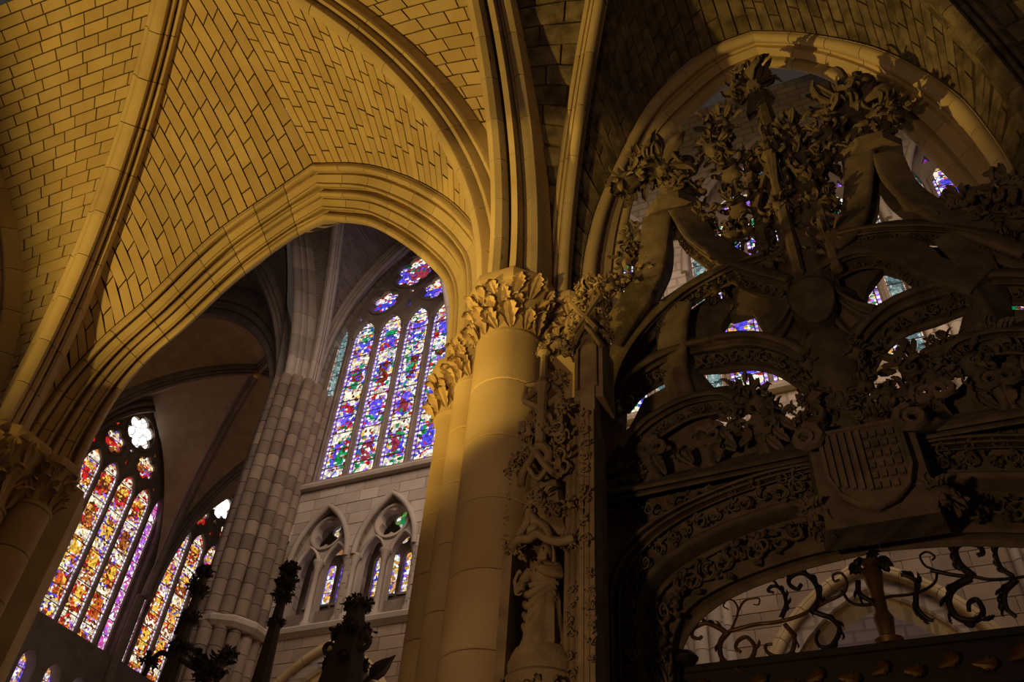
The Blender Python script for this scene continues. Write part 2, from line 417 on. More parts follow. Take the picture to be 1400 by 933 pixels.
G_WHITE = glass('overexposed_rose_glass', [(1, 1, 1), (1, .97, .9), WHT, (1, 1, 1), (1, .98, .95), (.95, .4, .4), (1, 1, 1)], 3.0, (WHT, WHT), cell=2.5)
G_TRIF = glass('triforium_glass', [WHT, BLU, (.8, .85, .8), WHT, VIO, (.6, .25, .1), AMB, WHT], 1.25, (BLU, VIO), cell=12, mixb=.3)
G_TRIFG = glass('triforium_rose_glass', [GRN, WHT, (.2, .5, .1), (.7, .8, .3), GRN], .9, (WHT, GRN), cell=9, mixb=.3)
G_TRIFO = glass('triforium_amber_rose_glass', [AMB, WHT, (.8, .5, .2), (.5, .2, .05), WHT], .9, (WHT, AMB), cell=9, mixb=.3)
# ================================================================== the setting
tag(build(MB().box(-32, 14, -8, 30, -.2, 0), 'floor', M_FLOOR), 'worn stone slab floor of the church', 'floor', None, 'structure')
ZC = 8.25                                                # top of the aisle capitals
# ---- arch A, opening into the choir
OA = [(-10.35, 8.2)]
oL = [PY(a, b, 5.95) for a, b in [(20, 612), (60, 556), (89, 516), (137, 464), (200, 408), (291, 320), (380, 257), (428, 223)]]
oR = [PY(a, b, 5.95) for a, b in [(428, 223), (496, 224), (554, 240), (606, 267), (640, 298), (662, 335), (676, 385)]]
iL = [PY(a, b, 6.65) for a, b in [(113, 640), (127, 604), (165, 539), (206, 491), (257, 447), (332, 378), (400, 328), (447, 303)]]
iR = [PY(a, b, 6.65) for a, b in [(447, 303), (500, 309), (535, 325), (566, 346), (594, 371), (611, 392), (618, 423), (616, 464), (611, 515)]]
def foot(l, z): p = l.copy(); p.z = z; return p
cOL = Curve([foot(oL[0], ZC)]+oL[1:]); cIL = Curve([foot(iL[0], ZC)]+iL[1:])
cOR = Curve([foot(oR[-1], ZC)]+oR[::-1][1:]); cIR = Curve([foot(iR[-1], ZC)]+iR[::-1][1:])
PROF_A = [(0, -.06), (.01, 0)]+roll(.02, .15, .085)+[(.155, -.07), (.175, -.09), (.19, -.02)]+[(.2, .0), (.33, .03)]+roll(.335, .41, .07)+[(.415, -.06), (.43, -.11), (.455, -.12), (.47, -.03)]+roll(.475, .58, .06)+[(.585, -.05), (.6, -.06), (.615, .0), (.73, .03)]+roll(.735, .79, .06)+[(.795, -.07), (.81, -.12), (.84, -.12), (.85, -.04)]+roll(.855, .98, .07)+[(1, -.03)]
archA = thing('pointed_arch', 'wide yellow-lit moulded pointed arch opening towards the tall stained windows', 'arch', V((-6.75, 6.2, ZC)))
band('arch', 'voussoir', cOL, cIL, PROF_A, 11, M_RIB, archA, back=.45, core=M_MORTAR, n=5, mitre=True)
band('arch', 'voussoir', cOR, cIR, PROF_A, 10, M_RIB, archA, back=.45, core=M_MORTAR, n=5, mitre=True)
# ---- arch B, framing the carved screen
oBL = PYs([(795, 420), (796, 380), (803, 330), (825, 260), (880, 150), (930, 95), (975, 62), (1028, 42)], 5.95)
oBR = PYs([(1028, 42), (1100, 45), (1200, 65), (1300, 120), (1362, 190), (1400, 262)], 5.95)
iBL = PYs([(852, 420), (853, 380), (856, 330), (868, 270), (905, 200), (960, 146), (1000, 112), (1042, 92)], 6.4)
iBR = PYs([(1042, 92), (1120, 106), (1215, 165), (1290, 240), (1335, 290), (1372, 342)], 6.4)
cBOL = Curve([foot(oBL[0], ZC)]+oBL[1:]); cBIL = Curve([foot(iBL[0], ZC)]+iBL[1:])
cBOR = Curve([foot(oBR[-1], ZC)]+oBR[::-1][1:]); cBIR = Curve([foot(iBR[-1], ZC)]+iBR[::-1][1:])
PROF_B = [(0, -.05), (.02, 0)]+roll(.03, .3, .07)+[(.34, -.05), (.4, -.06)]+[(.44, 0), (.64, .02)]+[(.68, -.05)]+roll(.72, .97, .06)+[(1, -.03)]
archB = thing('pointed_arch', 'dim moulded pointed arch framing the carved stone screen', 'arch', V((0, 6.2, ZC)))
band('arch', 'voussoir', cBOL, cBIL, PROF_B, 10, M_RIB, archB, back=.35, core=M_MORTAR, n=5, mitre=True)
band('arch', 'voussoir', cBOR, cBIR, PROF_B, 9, M_RIB, archB, back=.35, core=M_MORTAR, n=5, mitre=True)
# ---- ribs of the aisle vault
CA, CB = V((-6.75, 2.3, 13.9)), V((-.1, 2.5, 13.2))
P_r1 = arc((-10.12, 5.6, ZC), CA); P_r2 = arc((-2.87, 5.74, ZC), CA); P_r3 = arc((-2.72, 5.55, ZC), (-2.72, 2.3, 13.8))
P_r4 = arc((-2.44, 5.92, ZC), CB); P_r5 = arc((2.35, 5.6, ZC), CB); P_lt = arc((-10.75, 5.5, ZC), (-12.1, 2.0, 14.0)); P_l0 = arc((-11.4, 5.5, ZC), (-16, 2.3, 13.9)); P_r6 = arc((2.9, 5.5, ZC), (2.9, 2.3, 13.6))
rib('vault_rib', 'yellow-lit diagonal rib with a deep shadow, rising steeply from the dim foliage capital', P_r1, 11, M_RIB, M_MORTAR, 1.1)
rib('vault_rib', 'bright diagonal rib curving over the pointed arch from the clustered pier', P_r2, 11, M_RIB, M_MORTAR, 1.1)
R3SEC = [(-.28, -.2), (-.28, .1), (-.26, .17), (-.2, .2), (-.14, .17), (-.12, .1), (-.09, .12), (-.09, .32), (-.02, .32), (-.01, .16), (.03, .13), (.05, .24), (.09, .32), (.16, .35), (.23, .31), (.27, .22), (.28, .1), (.28, -.2)]
rib('vault_rib', 'broad three-roll transverse rib between the two vault bays above the clustered pier', P_r3, 11, M_RIB, M_MORTAR, 1.0, R3SEC)
rib('vault_rib', 'narrow half-lit diagonal rib beside the dark vault cell near the carved screen', P_r4, 10, M_RIB, M_MORTAR, .66)
rib('vault_rib', 'dark diagonal rib crossing above the moulded arch of the carved screen', P_r5, 10, M_OLDSHADE, M_MORTAR, .9)  # darker stone paints in shade; the vault floodlight still reaches this rib
rib('vault_rib', 'dark transverse rib beyond the steep shadowed diagonal rib, by the dim foliage capital', P_lt, 10, M_RIB, M_MORTAR, 1.1)
c1, c2, c3, c4, c5, clt = [Curve(p, False) for p in (P_r1, P_r2, P_r3, P_r4, P_r5, P_lt)]
c6 = Curve(P_r6, False)
web('yellow-lit vault cell of coursed stone between the shadowed diagonal rib and the dark transverse rib', clt, c1, .05, .99, 36, .42, M_VAULT, M_MORTAR, .12)
web('unlit vault cell of coursed stone beyond the dark transverse rib', Curve(P_l0, False), clt, .05, .99, 24, .5, M_VAULT, M_MORTAR, .1)
web('yellow vault cell of slanting stone courses between the shadowed diagonal rib and the pointed arch', c1, cOL, .04, 1, 34, .5, M_VAULT, M_MORTAR, .12)
web('yellow vault cell of fine near-upright courses between the bright diagonal rib and the pointed arch', c2, cOR, .06, 1, 36, .45, M_VAULT, M_MORTAR, .12)
web('bright yellow vault cell of coursed stone between the bright diagonal rib and the three-roll transverse rib', c2, c3, .1, 1, 32, .42, M_VAULT, M_MORTAR, .1)
web('shadowed vault cell of rough mottled stone between the three-roll rib and the narrow half-lit rib', c3, c4, .06, 1, 24, .5, M_OLDSHADE, M_MORTAR, .08)
web('dark vault cell of stone courses between the narrow half-lit rib and the arch of the screen', c4, cBOL, .05, 1, 30, .5, M_OLDSHADE, M_MORTAR, .1)
web('dark vault cell of stone courses above the arch of the screen, towards the dark diagonal rib', c5, cBOR, .05, 1, 30, .5, M_OLDSHADE, M_MORTAR, .1)
web('dark vault cell beyond the dark diagonal rib over the carved screen', c5, c6, .1, 1, 24, .5, M_OLDSHADE, M_MORTAR, .1)
# ---- piers of the aisle
def leaf_mb(L=1., W=.5, curl=1.2, lobes=3, n=9):
    """lobed curling leaf along +x, curling towards -y"""
    rows = []; ang = 0; p = V((0, 0, 0)); st = L/n
    for i in range(n+1):
        t = i/n; env = sin(pi*min(1, t*.9+.08))**.8
        wv = W*.5*env*(.62+.38*abs(cos(lobes*pi*t)))*(1 if i % 2 else .72)+.012
        d = V((cos(ang), -sin(ang), 0)); nn = V((sin(ang), cos(ang), 0)); sw = d*wv*.5
        rows.append([p+V((0, 0, -wv))-nn*wv*.5+sw, p+V((0, 0, -wv*.45))+nn*wv*.1, p-nn*wv*.18, p+V((0, 0, wv*.45))+nn*wv*.1, p+V((0, 0, wv))-nn*wv*.5+sw])
        p = p+d*st; ang += curl*(.15+2.2*t*t)*2/n*1.3
    mb = MB().grid(rows); th = W*.06
    mb.grid([[q+V((0, th, 0)) for q in r] for r in rows])
    return mb
LEAF = [mesh_of(leaf_mb(1, .55, c, l), 'leaf', 60) for c, l in ((1.2, 3), (1.7, 3), (.8, 4))]
def leaf_for(mat):
    out = []
    for m in LEAF:
        c = m.copy(); c.materials.append(mat); out.append(c)
    return out
LV_PIER, LV_DARK, LV_CARVE, LV_IRON, LV_WOOD, LV_GILT = [leaf_for(m) for m in (M_PIER, M_DARKC, M_CARVE, M_IRON, M_WOOD, M_GILT)]
def frame(x, y):                                         # matrix from x axis direction and approximate -y (curl) direction
    x = V(x).normalized(); y = V(y); y = (y-x*y.dot(x)).normalized(); z = x.cross(y)
    return Matrix((x, y, z)).transposed().to_4x4()
def capital(parent, c, r, z0, z1, lv, mat, n=9, a0=0., half=None):
    g = MB().lathe([(r*1.0, z0-.05), (r*1.12, z0-.03), (r*1.12, z0), (r*1.02, z0+.02), (r*1.08, z0+(z1-z0)*.4), (r*1.3, z0+(z1-z0)*.75), (r*1.42, z1-.09)], c, 20)
    cp = build(g, 'capital', mat, parent, 35)
    build(MB().lathe([(r*1.42, z1-.1), (r*1.55, z1-.08), (r*1.6, z1-.04), (r*1.62, z1), (r*1.62, z1+.03)], c, 8, pi/8), 'abacus', mat, cp)
    h = z1-z0
    for row in range(3):
        m = n+4
        for i in range(m):
            a = a0+2*pi*(i+.5*row)/m
            d = V((cos(a), sin(a), 0)); s_ = h*(.5, .42, .42)[row]*random.uniform(.85, 1.1); f = (.06, .34, .6)[row]
            p = V((c[0], c[1], z0+h*f))+d*r*(1.04, 1.1, 1.24)[row]
            put(random.choice(lv), 'leaf', cp, Matrix.Translation(p) @ frame(V((0, 0, 1))+d*.15+V((-d.y, d.x, 0))*random.uniform(-.5, .5), -d) @ Matrix.Scale(s_, 4))
    return cp
def drums(parent, c, r, z0, z1, h, mat, n=20, name='drum'):
    k = max(1, round((z1-z0)/h)); h = (z1-z0)/k
    me = mesh_of(MB().lathe([(r-.01, .004), (r, .012), (r, h-.012), (r-.01, h-.004)], (0, 0), n), name, 35); me.materials.append(mat)
    for i in range(k): put(me, name, parent, Matrix.Translation((c[0], c[1], z0+i*h)) @ Matrix.Rotation(i*.7, 4, 'Z'))
    mm = mesh_of(MB().lathe([(r-.025, 0), (r-.025, z1-z0)], (0, 0), n), 'mortar_joint'); mm.materials.append(M_MORTAR)
    put(mm, 'mortar_joint', parent, Matrix.Translation((c[0], c[1], z0)))
pier = thing('clustered_pier', 'yellow-lit clustered pier with foliage capitals between arch and carved screen', 'pier', V((-3.2, 6.2, 0)), 'clustered piers of the aisle')
fc = (-2.82, 5.65); fr = .34
drums(pier, fc, fr, .5, 7.55, .62, M_PIER, 28)
capital(pier, fc, fr*.9, 7.55, ZC, LV_PIER, M_PIER, 10, .2)
drums(pier, (-3.42, 6.12), .22, .5, 7.6, .62, M_PIER)
capital(pier, (-3.42, 6.12), .2, 7.6, ZC, LV_PIER, M_PIER, 8, .1)
ic = (-3.82, 6.55)
drums(pier, ic, .24, .5, 7.6, .62, M_PIER)
capital(pier, ic, .25, 7.6, ZC, LV_PIER, M_PIER, 8, .4)
drums(pier, (-2.42, 6.3), .17, .5, 7.6, .62, M_PIER)
capital(pier, (-2.4, 6.12), .29, 7.6, ZC, LV_PIER, M_PIER, 8, .4)
build(MB().lathe([(.66, .5), (.66, ZC+.02)], (-2.9, 6.5), 8, pi/8), 'pier_core', M_PIER, pier)
for pc, pr in ((fc, .39), ((-3.0, 6.55), .8), (ic, .34)): build(MB().lathe([(pr, 0), (pr, .3), (pr-.02, .4), (pr-.03, .52)], pc, 12), 'plinth', M_PIER, pier)
lpier = thing('clustered_pier', 'dim pier with a foliage capital where the steep shadowed rib springs', 'pier', V((-10.5, 6.1, 0)), 'clustered piers of the aisle')
drums(lpier, (-10.25, 5.75), .45, .5, 7.35, .62, M_PIER, 24)
capital(lpier, (-10.25, 5.75), .42, 7.35, ZC, LV_PIER, M_PIER, 11, .2)
drums(lpier, (-9.95, 6.35), .26, .5, 7.6, .62, M_PIER)
capital(lpier, (-9.95, 6.35), .25, 7.6, ZC, LV_PIER, M_PIER, 8, .2)
build(MB().lathe([(.9, .5), (.9, ZC+.02)], (-10.75, 6.6), 8, pi/8), 'pier_core', M_PIER, lpier)
build(MB().lathe([(1.4, 0), (1.4, .3), (1.3, .4), (1.25, .55)], (-10.5, 6.3), 8, pi/8), 'plinth', M_PIER, lpier)
rpier = thing('clustered_pier', 'unlit pier carrying the far foot of the screen arch', 'pier', V((2.6, 6.1, 0)), 'clustered piers of the aisle')
drums(rpier, (2.75, 5.75), .32, .5, 7.6, .62, M_PIER); capital(rpier, (2.75, 5.75), .3, 7.6, ZC, LV_PIER, M_PIER, 8)
drums(rpier, (2.4, 6.35), .19, .5, 7.6, .62, M_PIER); capital(rpier, (2.32, 6.35), .28, 7.6, ZC, LV_PIER, M_PIER, 8)
build(MB().lathe([(.6, .5), (.6, ZC+.02)], (3.05, 6.55), 8, pi/8), 'pier_core', M_PIER, rpier)
for pc, pr in (((2.75, 5.75), .38), ((2.98, 6.5), .68)): build(MB().lathe([(pr, 0), (pr, .3), (pr-.02, .4), (pr-.03, .52)], pc, 12), 'plinth', M_PIER, rpier)
# ================================================================== the choir beyond
YW = 16.
def pane(poly, M, w_, mat, parent, c, hw, off, border=True):
    me = bpy.data.meshes.new('pane'); n = len(poly)
    p0 = M(poly[0][0], w_, poly[0][1])
    me.from_pydata([tuple(M(u, w_, z)-p0) for u, z in poly], [], [tuple(range(n))])
    for nm, f in (('UVMap', lambda u, z: (u+off, z)), ('edge', lambda u, z: ((u-c)/hw if border else 0., z))):
        l = me.uv_layers.new(name=nm)
        for i, lp in enumerate(me.loops): l.data[i].uv = f(*poly[lp.vertex_index])
    me.materials.append(mat)
    o = bpy.data.objects.new('pane', me); col.objects.link(o); o.parent = parent; o.location = p0-world_of(parent)
    return o
def cut(poly, z0, z1):                                   # part of an opening between two heights
    def clip(pl, keep, zc):
        o = []
        for i in range(len(pl)):
            a, b = pl[i-1], pl[i]
            if keep(a) != keep(b):
                t = (zc-a[1])/(b[1]-a[1]); o.append((a[0]+(b[0]-a[0])*t, zc))
            if keep(b): o.append(b)
        return o
    pl = clip(poly, lambda p: p[1] >= z0, z0)
    return clip(pl, lambda p: p[1] <= z1, z1) if pl else []
def ring(poly, M, w_, r, n=5):
    pts = [M(u, w_, z) for u, z in poly]+[M(*((poly[0][0],)+(w_, poly[0][1])))]
    return MB().tube(pts, r, n)
def big_window(name, label, M, c, gl, gn, grose, gtop, zb=15.45, dz=0., mat=None, bars=.62):
    mat = mat or M_TRAC
    W = thing(name, label, 'window', M(c, .3, zb), None, 'structure')
    out = lancet(c, 2.62, zb-.1, 19.8+dz, 24.95+dz, 12)
    main = [lancet(c+o_, .425, zb, 21.15+dz, 21.9+dz) for o_ in (-1.46, -.485, .485, 1.46)]
    nar = [lancet(c+s_*2.29, .2, zb, 20.9+dz, 21.95+dz, 5) for s_ in (-1, 1)]
    roses = [foil(c+s_*.95, 22.62+dz, .33, .185, 6, pi/6) for s_ in (-1, 1)]
    top = foil(c, 23.78+dz, .47, .265, 6, pi/6)
    small = [[(c-.12, 22.75+dz), (c+.12, 22.75+dz), (c, 22.98+dz)], [(c-.1, 22.1+dz), (c+.1, 22.1+dz), (c, 22.5+dz)]]
    small += [[(c+s_*1.72, 22.0+dz), (c+s_*1.95, 21.95+dz), (c+s_*1.8, 22.3+dz)] for s_ in (-1, 1)]
    small += [[(c+s_*1.12, 23.3+dz), (c+s_*1.3, 23.35+dz), (c+s_*1.05, 23.55+dz)] for s_ in (-1, 1)]
    holes = main+nar+roses+[top]+small
    build(plate(out, holes, M, .3, .5), 'tracery', mat, W)
    for u in (-1.95, -.97, 0, .97, 1.95):
        build(MB().tube([M(c+u, .28, zb), M(c+u, .28, 21.3+dz)], .055, 6), 'mullion', mat, W, 60)
    for poly, r in [(foil(c+s_*.95, 22.62+dz, .0, .58, 12, 0, 2), .05) for s_ in (-1, 1)]+[(foil(c, 23.78+dz, .0, .79, 12, 0, 2), .055)]:
        build(ring(poly, M, .28, r), 'tracery_ring', mat, W, 60)
    for h in main: build(MB().tube([M(u, .28, z) for u, z in h[1:-1]], .05, 5), 'lancet_head', mat, W, 60)
    for k, (hs, g, hw) in enumerate(((main, gl, .425), (nar, gn, .2))):
        for h in hs:
            cc = (h[0][0]+h[-1][0])/2; off = random.uniform(0, 90); z = zb
            while z < 22+dz:
                pl = cut(h, z+.02, min(z+bars, 22.2+dz)-.02)
                if len(pl) > 2: pane(pl, M, .42, g, W, cc, hw, off)
                z += bars
    for i, h in enumerate(roses): pane(h, M, .42, grose, W, c, 1, random.uniform(0, 50), False)
    pane(top, M, .42, gtop, W, c, 1, random.uniform(0, 50), False)
    for h in small: pane(h, M, .42, grose, W, c, 1, random.uniform(0, 50), False)
    return W, out
def MY(u, w_, z): return V((u, YW+w_, z))
def MX(u, w_, z): return V((-27.-w_, u, z))
BAY = 5.86; C0 = -11.98
BAYS = [C0+i*BAY for i in range(4)]
desc = ['tall six-light stained glass window of saints seen through the pointed arch',
        'stained glass window of the choir behind the clustered pier',
        'stained glass window behind the centre of the carved screen',
        'stained glass window in blue and red behind the far side of the carved screen']
for i, c in enumerate(BAYS):
    W, out = big_window('window_%d' % (i+1), desc[i], MY, c, G_CHOIR, G_NARROW, G_CHOIR, G_CHOIR)
    wl = thing('wall_choir', ['clerestory wall of the choir around the tall window of saints', 'clerestory wall of the choir behind the clustered pier', 'clerestory wall behind the centre of the carved screen', 'clerestory wall behind the far side of the carved screen'][i], 'wall', V((c, YW, 15.2)), None, 'structure')
    build(plate([(c-BAY/2, 15.2), (c+BAY/2, 15.2), (c+BAY/2, 27.5), (c-BAY/2, 27.5)], [out], MY, .0, .9), 'wall_face', M_FARP, wl)
    build(MB().tube([MY(u, 0, z) for u, z in out[1:-1]], .11, 8), 'window_arch_moulding', M_FAR, wl, 60)
    # sloping sill with a projecting string
    build(MB().grid([[MY(c-BAY/2, -.16, 15.02), MY(c-BAY/2, -.2, 15.1), MY(c-BAY/2, -.1, 15.22), MY(c-BAY/2, .42, 15.5), MY(c-BAY/2, .42, 15.0)],
                     [MY(c+BAY/2, -.16, 15.02), MY(c+BAY/2, -.2, 15.1), MY(c+BAY/2, -.1, 15.22), MY(c+BAY/2, .42, 15.5), MY(c+BAY/2, .42, 15.0)]], True, True), 'sill', M_FAR, wl)
# ---- triforium and arcade of each bay
for i, c in enumerate(BAYS):
    d = ['of pale stone below the tall window of saints', 'behind the clustered pier', 'behind the centre of the carved screen', 'behind the far side of the carved screen'][i]
    wl = thing('wall_triforium', 'triforium wall with twin foiled arches '+d, 'wall', V((c, YW, 10.95)), None, 'structure')
    x0, x1 = c-BAY/2, c+BAY/2
    outer = [(x0, 10.95), (x1, 10.95), (x1, 15.05), (x0, 15.05)]
    tw = [lancet(c+s_*.97, .86, 10.96, 12.75, 14.4, 10) for s_ in (-1, 1)]
    nr = [lancet(c+s_*2.27, .22, 10.96, 13.5, 14.3, 6) for s_ in (-1, 1)]
    build(plate(outer, tw+nr, MY, .03, .75), 'wall_face', M_FARP, wl)
    if i == 0: blocks(outer, [lancet(c+s_*.97, .92, 10.9, 12.75, 14.5, 10) for s_ in (-1, 1)]+[lancet(c+s_*2.27, .27, 10.9, 13.5, 14.38, 6) for s_ in (-1, 1)], MY, 0, .05, .34, .6, M_FAR, wl)
    for h in tw: build(MB().tube([MY(u, .0, z) for u, z in h[1:-1]], .08, 8), 'arch_moulding', M_FAR, wl, 60)
    for h in nr: build(MB().tube([MY(u, .0, z) for u, z in h[1:-1]], .06, 8), 'arch_moulding', M_FAR, wl, 60)
    for s_ in (-1, 1):
        cc = c+s_*.97
        subs = [lancet(cc+q*.42, .34, 10.96, 12.72, 13.3, 7) for q in (-1, 1)]
        qf = foil(cc, 13.68, .22, .22, 4, pi/4)
        build(MB().box(cc-.85, cc+.85, YW+.3, YW+.4, 10.97, 11.5), 'parapet_slab', M_TRAC, wl)
        tp = build(plate(lancet(cc, .87, 10.96, 12.75, 14.42, 10), subs+[qf], MY, .22, .45), 'twin_arch_tracery', M_FAR, wl)
        for h in subs: build(MB().tube([MY(u, .2, z) for u, z in h[1:-1]], .055, 6), 'arch_moulding', M_FAR, tp, 60)
        build(ring(foil(cc, 13.68, 0, .47, 16, 0, 2), MY, .2, .05), 'foil_ring', M_FAR, tp, 60)
        for q in (-.86, 0, .86):
            cm = MB().lathe([(.1, 10.97), (.13, 11.0), (.13, 11.12), (.075, 11.2), (.07, 12.5), (.085, 12.52), (.09, 12.6), (.14, 12.72), (.15, 12.74), (.15, 12.8)], (cc+q, YW+.12), 10)
            build(cm, 'colonnette', M_FAR, wl, 40)
    # glazed back wall of the triforium passage
    yb = 1.2; lights = []; ros = []
    for s_ in (-1, 1):
        cc = c+s_*.97
        for k in range(4): lights.append(lancet(cc-.86+k*.44, .17, 12.2, 13.2, 13.45, 5))
        ros.append(foil(cc-.27, 13.86, .12, .12, 6, 0, 5)); ros.append(foil(cc-.3, 14.42, .17, .17, 4, 0, 6))
    lights.append(lancet(c-2.55, .16, 12.2, 13.2, 13.42, 5))
    bk = build(plate([(x0, 10.9), (x1, 10.9), (x1, 15.1), (x0, 15.1)], lights+ros, MY, yb, yb+.2), 'passage_wall', M_TRAC, wl)
    for h in lights:
        build(MB().box((h[0][0]), h[-1][0], YW+yb-.05, YW+yb, 12.14, 12.2), 'glazing_sill', M_FAR, wl)
        for z in (12.2, 12.6, 13.0):
            pl = cut(h, z+.01, z+.39)
            if len(pl) > 2: pane(pl, MY, yb+.1, G_TRIF, wl, (h[0][0]+h[-1][0])/2, .18, random.uniform(0, 90))
    for k, h in enumerate(ros): pane(h, MY, yb+.1, G_TRIFG if k == 3 else G_TRIFO, wl, c, 1, random.uniform(0, 90), False)
    build(MB().box(x0, x1, YW+.0, YW+yb+.2, 10.8, 10.95), 'passage_floor', M_FAR, wl)
    build(MB().box(x0, x1, YW+.75, YW+yb+.2, 15.0, 15.12), 'passage_ceiling', M_TRAC, wl)
    build(MB().grid([[MY(x, -.02, 10.7), MY(x, -.14, 10.8), MY(x, -.17, 10.9), MY(x, -.1, 10.97), MY(x, .05, 10.98), MY(x, .05, 10.7)] for x in (x0, x1)], True, True), 'string_course', M_FAR, wl)
    # arcade below
    wa = thing('wall_arcade', 'arcade wall with a pointed arch '+d.replace('of pale stone below', 'below'), 'wall', V((c, YW, 0)), None, 'structure')
    ah = lancet(c, 1.95, .01, 7.2, 10.0, 10)
    build(plate([(x0, 0), (x1, 0), (x1, 10.8), (x0, 10.8)], [ah], MY, .03, 1.), 'wall_face', M_FARP, wa)
    if i in (0, 2):
        blocks([(x0, 6.9), (x1, 6.9), (x1, 10.75), (x0, 10.75)], [lancet(c, 2.25, .01, 7.2, 10.4, 10)], MY, 0, .06, .32, .62, M_LOW, wa)
    o1 = Curve([MY(u, -.12, z) for u, z in lancet(c, 2.3, .01, 7.2, 10.45, 14)[1:-1]], False); i1 = Curve([MY(u, .3, z) for u, z in lancet(c, 1.9, .01, 7.2, 9.95, 14)[1:-1]], False)
    band('arch', 'voussoir', o1, i1, [(0, 0)]+roll(.02, .3, .07)+[(.36, -.04)]+roll(.42, .66, .06)+[(.72, -.04)]+roll(.76, 1, .06), 12, M_PIER, wa, .2, n=3)
aw = tag(build(MB().box(-18, 9, 23, 23.4, 0, 14), 'wall_aisle', M_FARP), 'plain back wall of the far aisle seen through the far arcade', 'wall', None, 'structure')
# ---- clustered wall piers of the choir
def wall_pier(name, label, x, y, spots, z1, h, mat, zcap=None):
    w0 = thing(name, label, 'pier', V((x, y, 0)), 'wall piers of the choir')
    for dx, dy, r in spots:
        sh = thing('shaft', '', '', V((x+dx, y+dy, 0))); sh.parent = w0; sh.location = (dx, dy, 0)
        for k in ('label', 'category'): del sh[k]
        zt = z1
        k = round((zt-6)/h); hh = (zt-6)/k
        me = mesh_of(MB().lathe([(r-.01, .003), (r, .01), (r, hh-.01), (r-.01, hh-.003)], (0, 0), 12), 'drum', 40); me.materials.append(mat)
        for j in range(k): put(me, 'drum', sh, Matrix.Translation((x+dx, y+dy, 6+j*hh)) @ Matrix.Rotation(j*1.1, 4, 'Z'))
        lo = mesh_of(MB().lathe([(r, 0), (r, 6)], (0, 0), 10), 'lower_shaft', 50); lo.materials.append(mat); put(lo, 'lower_shaft', sh, Matrix.Translation((x+dx, y+dy, 0)))
    return w0
sp = [(-.75, .35, .16), (-.75, .02, .15), (-.72, -.3, .17), (-.5, -.58, .17), (-.22, -.8, .18), (.1, -.88, .18), (.4, -.74, .17), (.62, -.48, .16), (.74, -.18, .15), (.78, .12, .13), (.8, .4, .12)]
P1 = (-14.85, 15.75)
p1 = wall_pier('wall_pier', 'tall greyish pier of clustered slender shafts beside the window of saints', P1[0], P1[1], sp, 18.6, .42, M_P1)
build(MB().lathe([(.82, 0), (.82, 18.6)], (P1[0], P1[1]+.1), 12), 'pier_core', M_FARP, p1)
build(MB().lathe([(1.0, 10.7), (1.1, 10.8), (1.12, 10.9), (1.0, 11.0)], P1, 12, pi/12), 'string_course', M_FAR, p1)
for j, (x, lb) in enumerate(((C0+BAY*.5, 'choir wall pier of slender shafts behind the clustered pier'), (C0+BAY*1.5, 'choir wall pier of slender shafts behind the near side of the screen'), (C0+BAY*2.5, 'choir wall pier of slender shafts behind the far side of the screen'))):
    q = wall_pier('wall_pier', lb, x, YW, [(-.32, -.08, .13), (-.15, -.28, .14), (.15, -.28, .14), (.32, -.08, .13)], 18.6, .5, M_FAR)
    build(MB().box(x-.3, x+.3, YW-.25, YW+.3, 0, 18.6), 'pier_core', M_FARP, q)
# ---- high vault: ribs and cells
def hrib(label, pts, s_=1.0, n=9, mat=M_FAR): return rib('vault_rib', label, pts, n, mat, M_TRAC, s_)
ZS = 17.8
crown = V((C0, 11, 25.6))
t1 = arc((-14.75, 15.4, ZS), (-14.75, 11, 26.2)); d1 = arc((-14.4, 15.6, ZS), crown)
hrib('greyish transverse rib of the high choir vault rising from the tall clustered pier', t1, 1.5, 12)
hrib('pale slender diagonal rib of the high vault beside the window of saints', d1, .9, 12)
wr = [V((u, YW-.15, z)) for u, z in lancet(C0, 2.72, 17, 19.6, 25.3, 14)[1:-1]]
wL = [V((C0-2.72, YW-.15, ZS))]+wr[:15]; wR = [V((C0+2.72, YW-.15, ZS))]+wr[14:][::-1]
hrib('brown wall rib arching over the window of saints, by the tall pier', wL, .8, 10)
hrib('brown wall rib arching over the window of saints, behind the clustered pier', wR, .8, 10)
d2 = arc((C0+2.7, 15.3, ZS), crown); hrib('diagonal rib of the high choir vault behind the moulded arch', d2, .9, 10)
tc = arc((-14.95, 15.7, ZS-.6), (-21, 15.7, 25.0)); hrib('dark crossing arch rib leaning from the tall clustered pier over the transept', tc, 2.2, 12, M_TRAC)
tc2 = arc((-26.6, 15.7, ZS-.3), (-21, 15.7, 25.0)); hrib('dark crossing arch rib on the transept wall side', tc2, 2.2, 12, M_TRAC)
BOSS = V((-21.1, 19.7, 25.0))
tA = arc((-15.4, 16.2, ZS-.3), BOSS); tB = arc((-26.6, 16.2, ZS-.3), BOSS); tC = arc((-26.6, 23.2, ZS-.3), BOSS); tD = arc((-15.4, 23.2, ZS-.3), BOSS)
for pts, lb in ((tA, 'from the tall clustered pier'), (tB, 'from the crossing corner by the amber window'), (tC, 'between the two amber windows'), (tD, 'behind the tall clustered pier')):
    hrib('dim diagonal transept rib running to the boss '+lb, pts, .9, 10, M_TRAC)
tE = arc((-26.6, 23.2, ZS-.3), (-21, 23.2, 24.4)); tF = arc((-15.4, 23.2, ZS-.3), (-21, 23.2, 24.4))
hrib('dim transverse rib of the transept vault, between the two amber windows', tE, 1.0, 10, M_TRAC); hrib('dim transverse rib of the transept vault, behind the tall clustered pier', tF, 1.0, 10, M_TRAC)
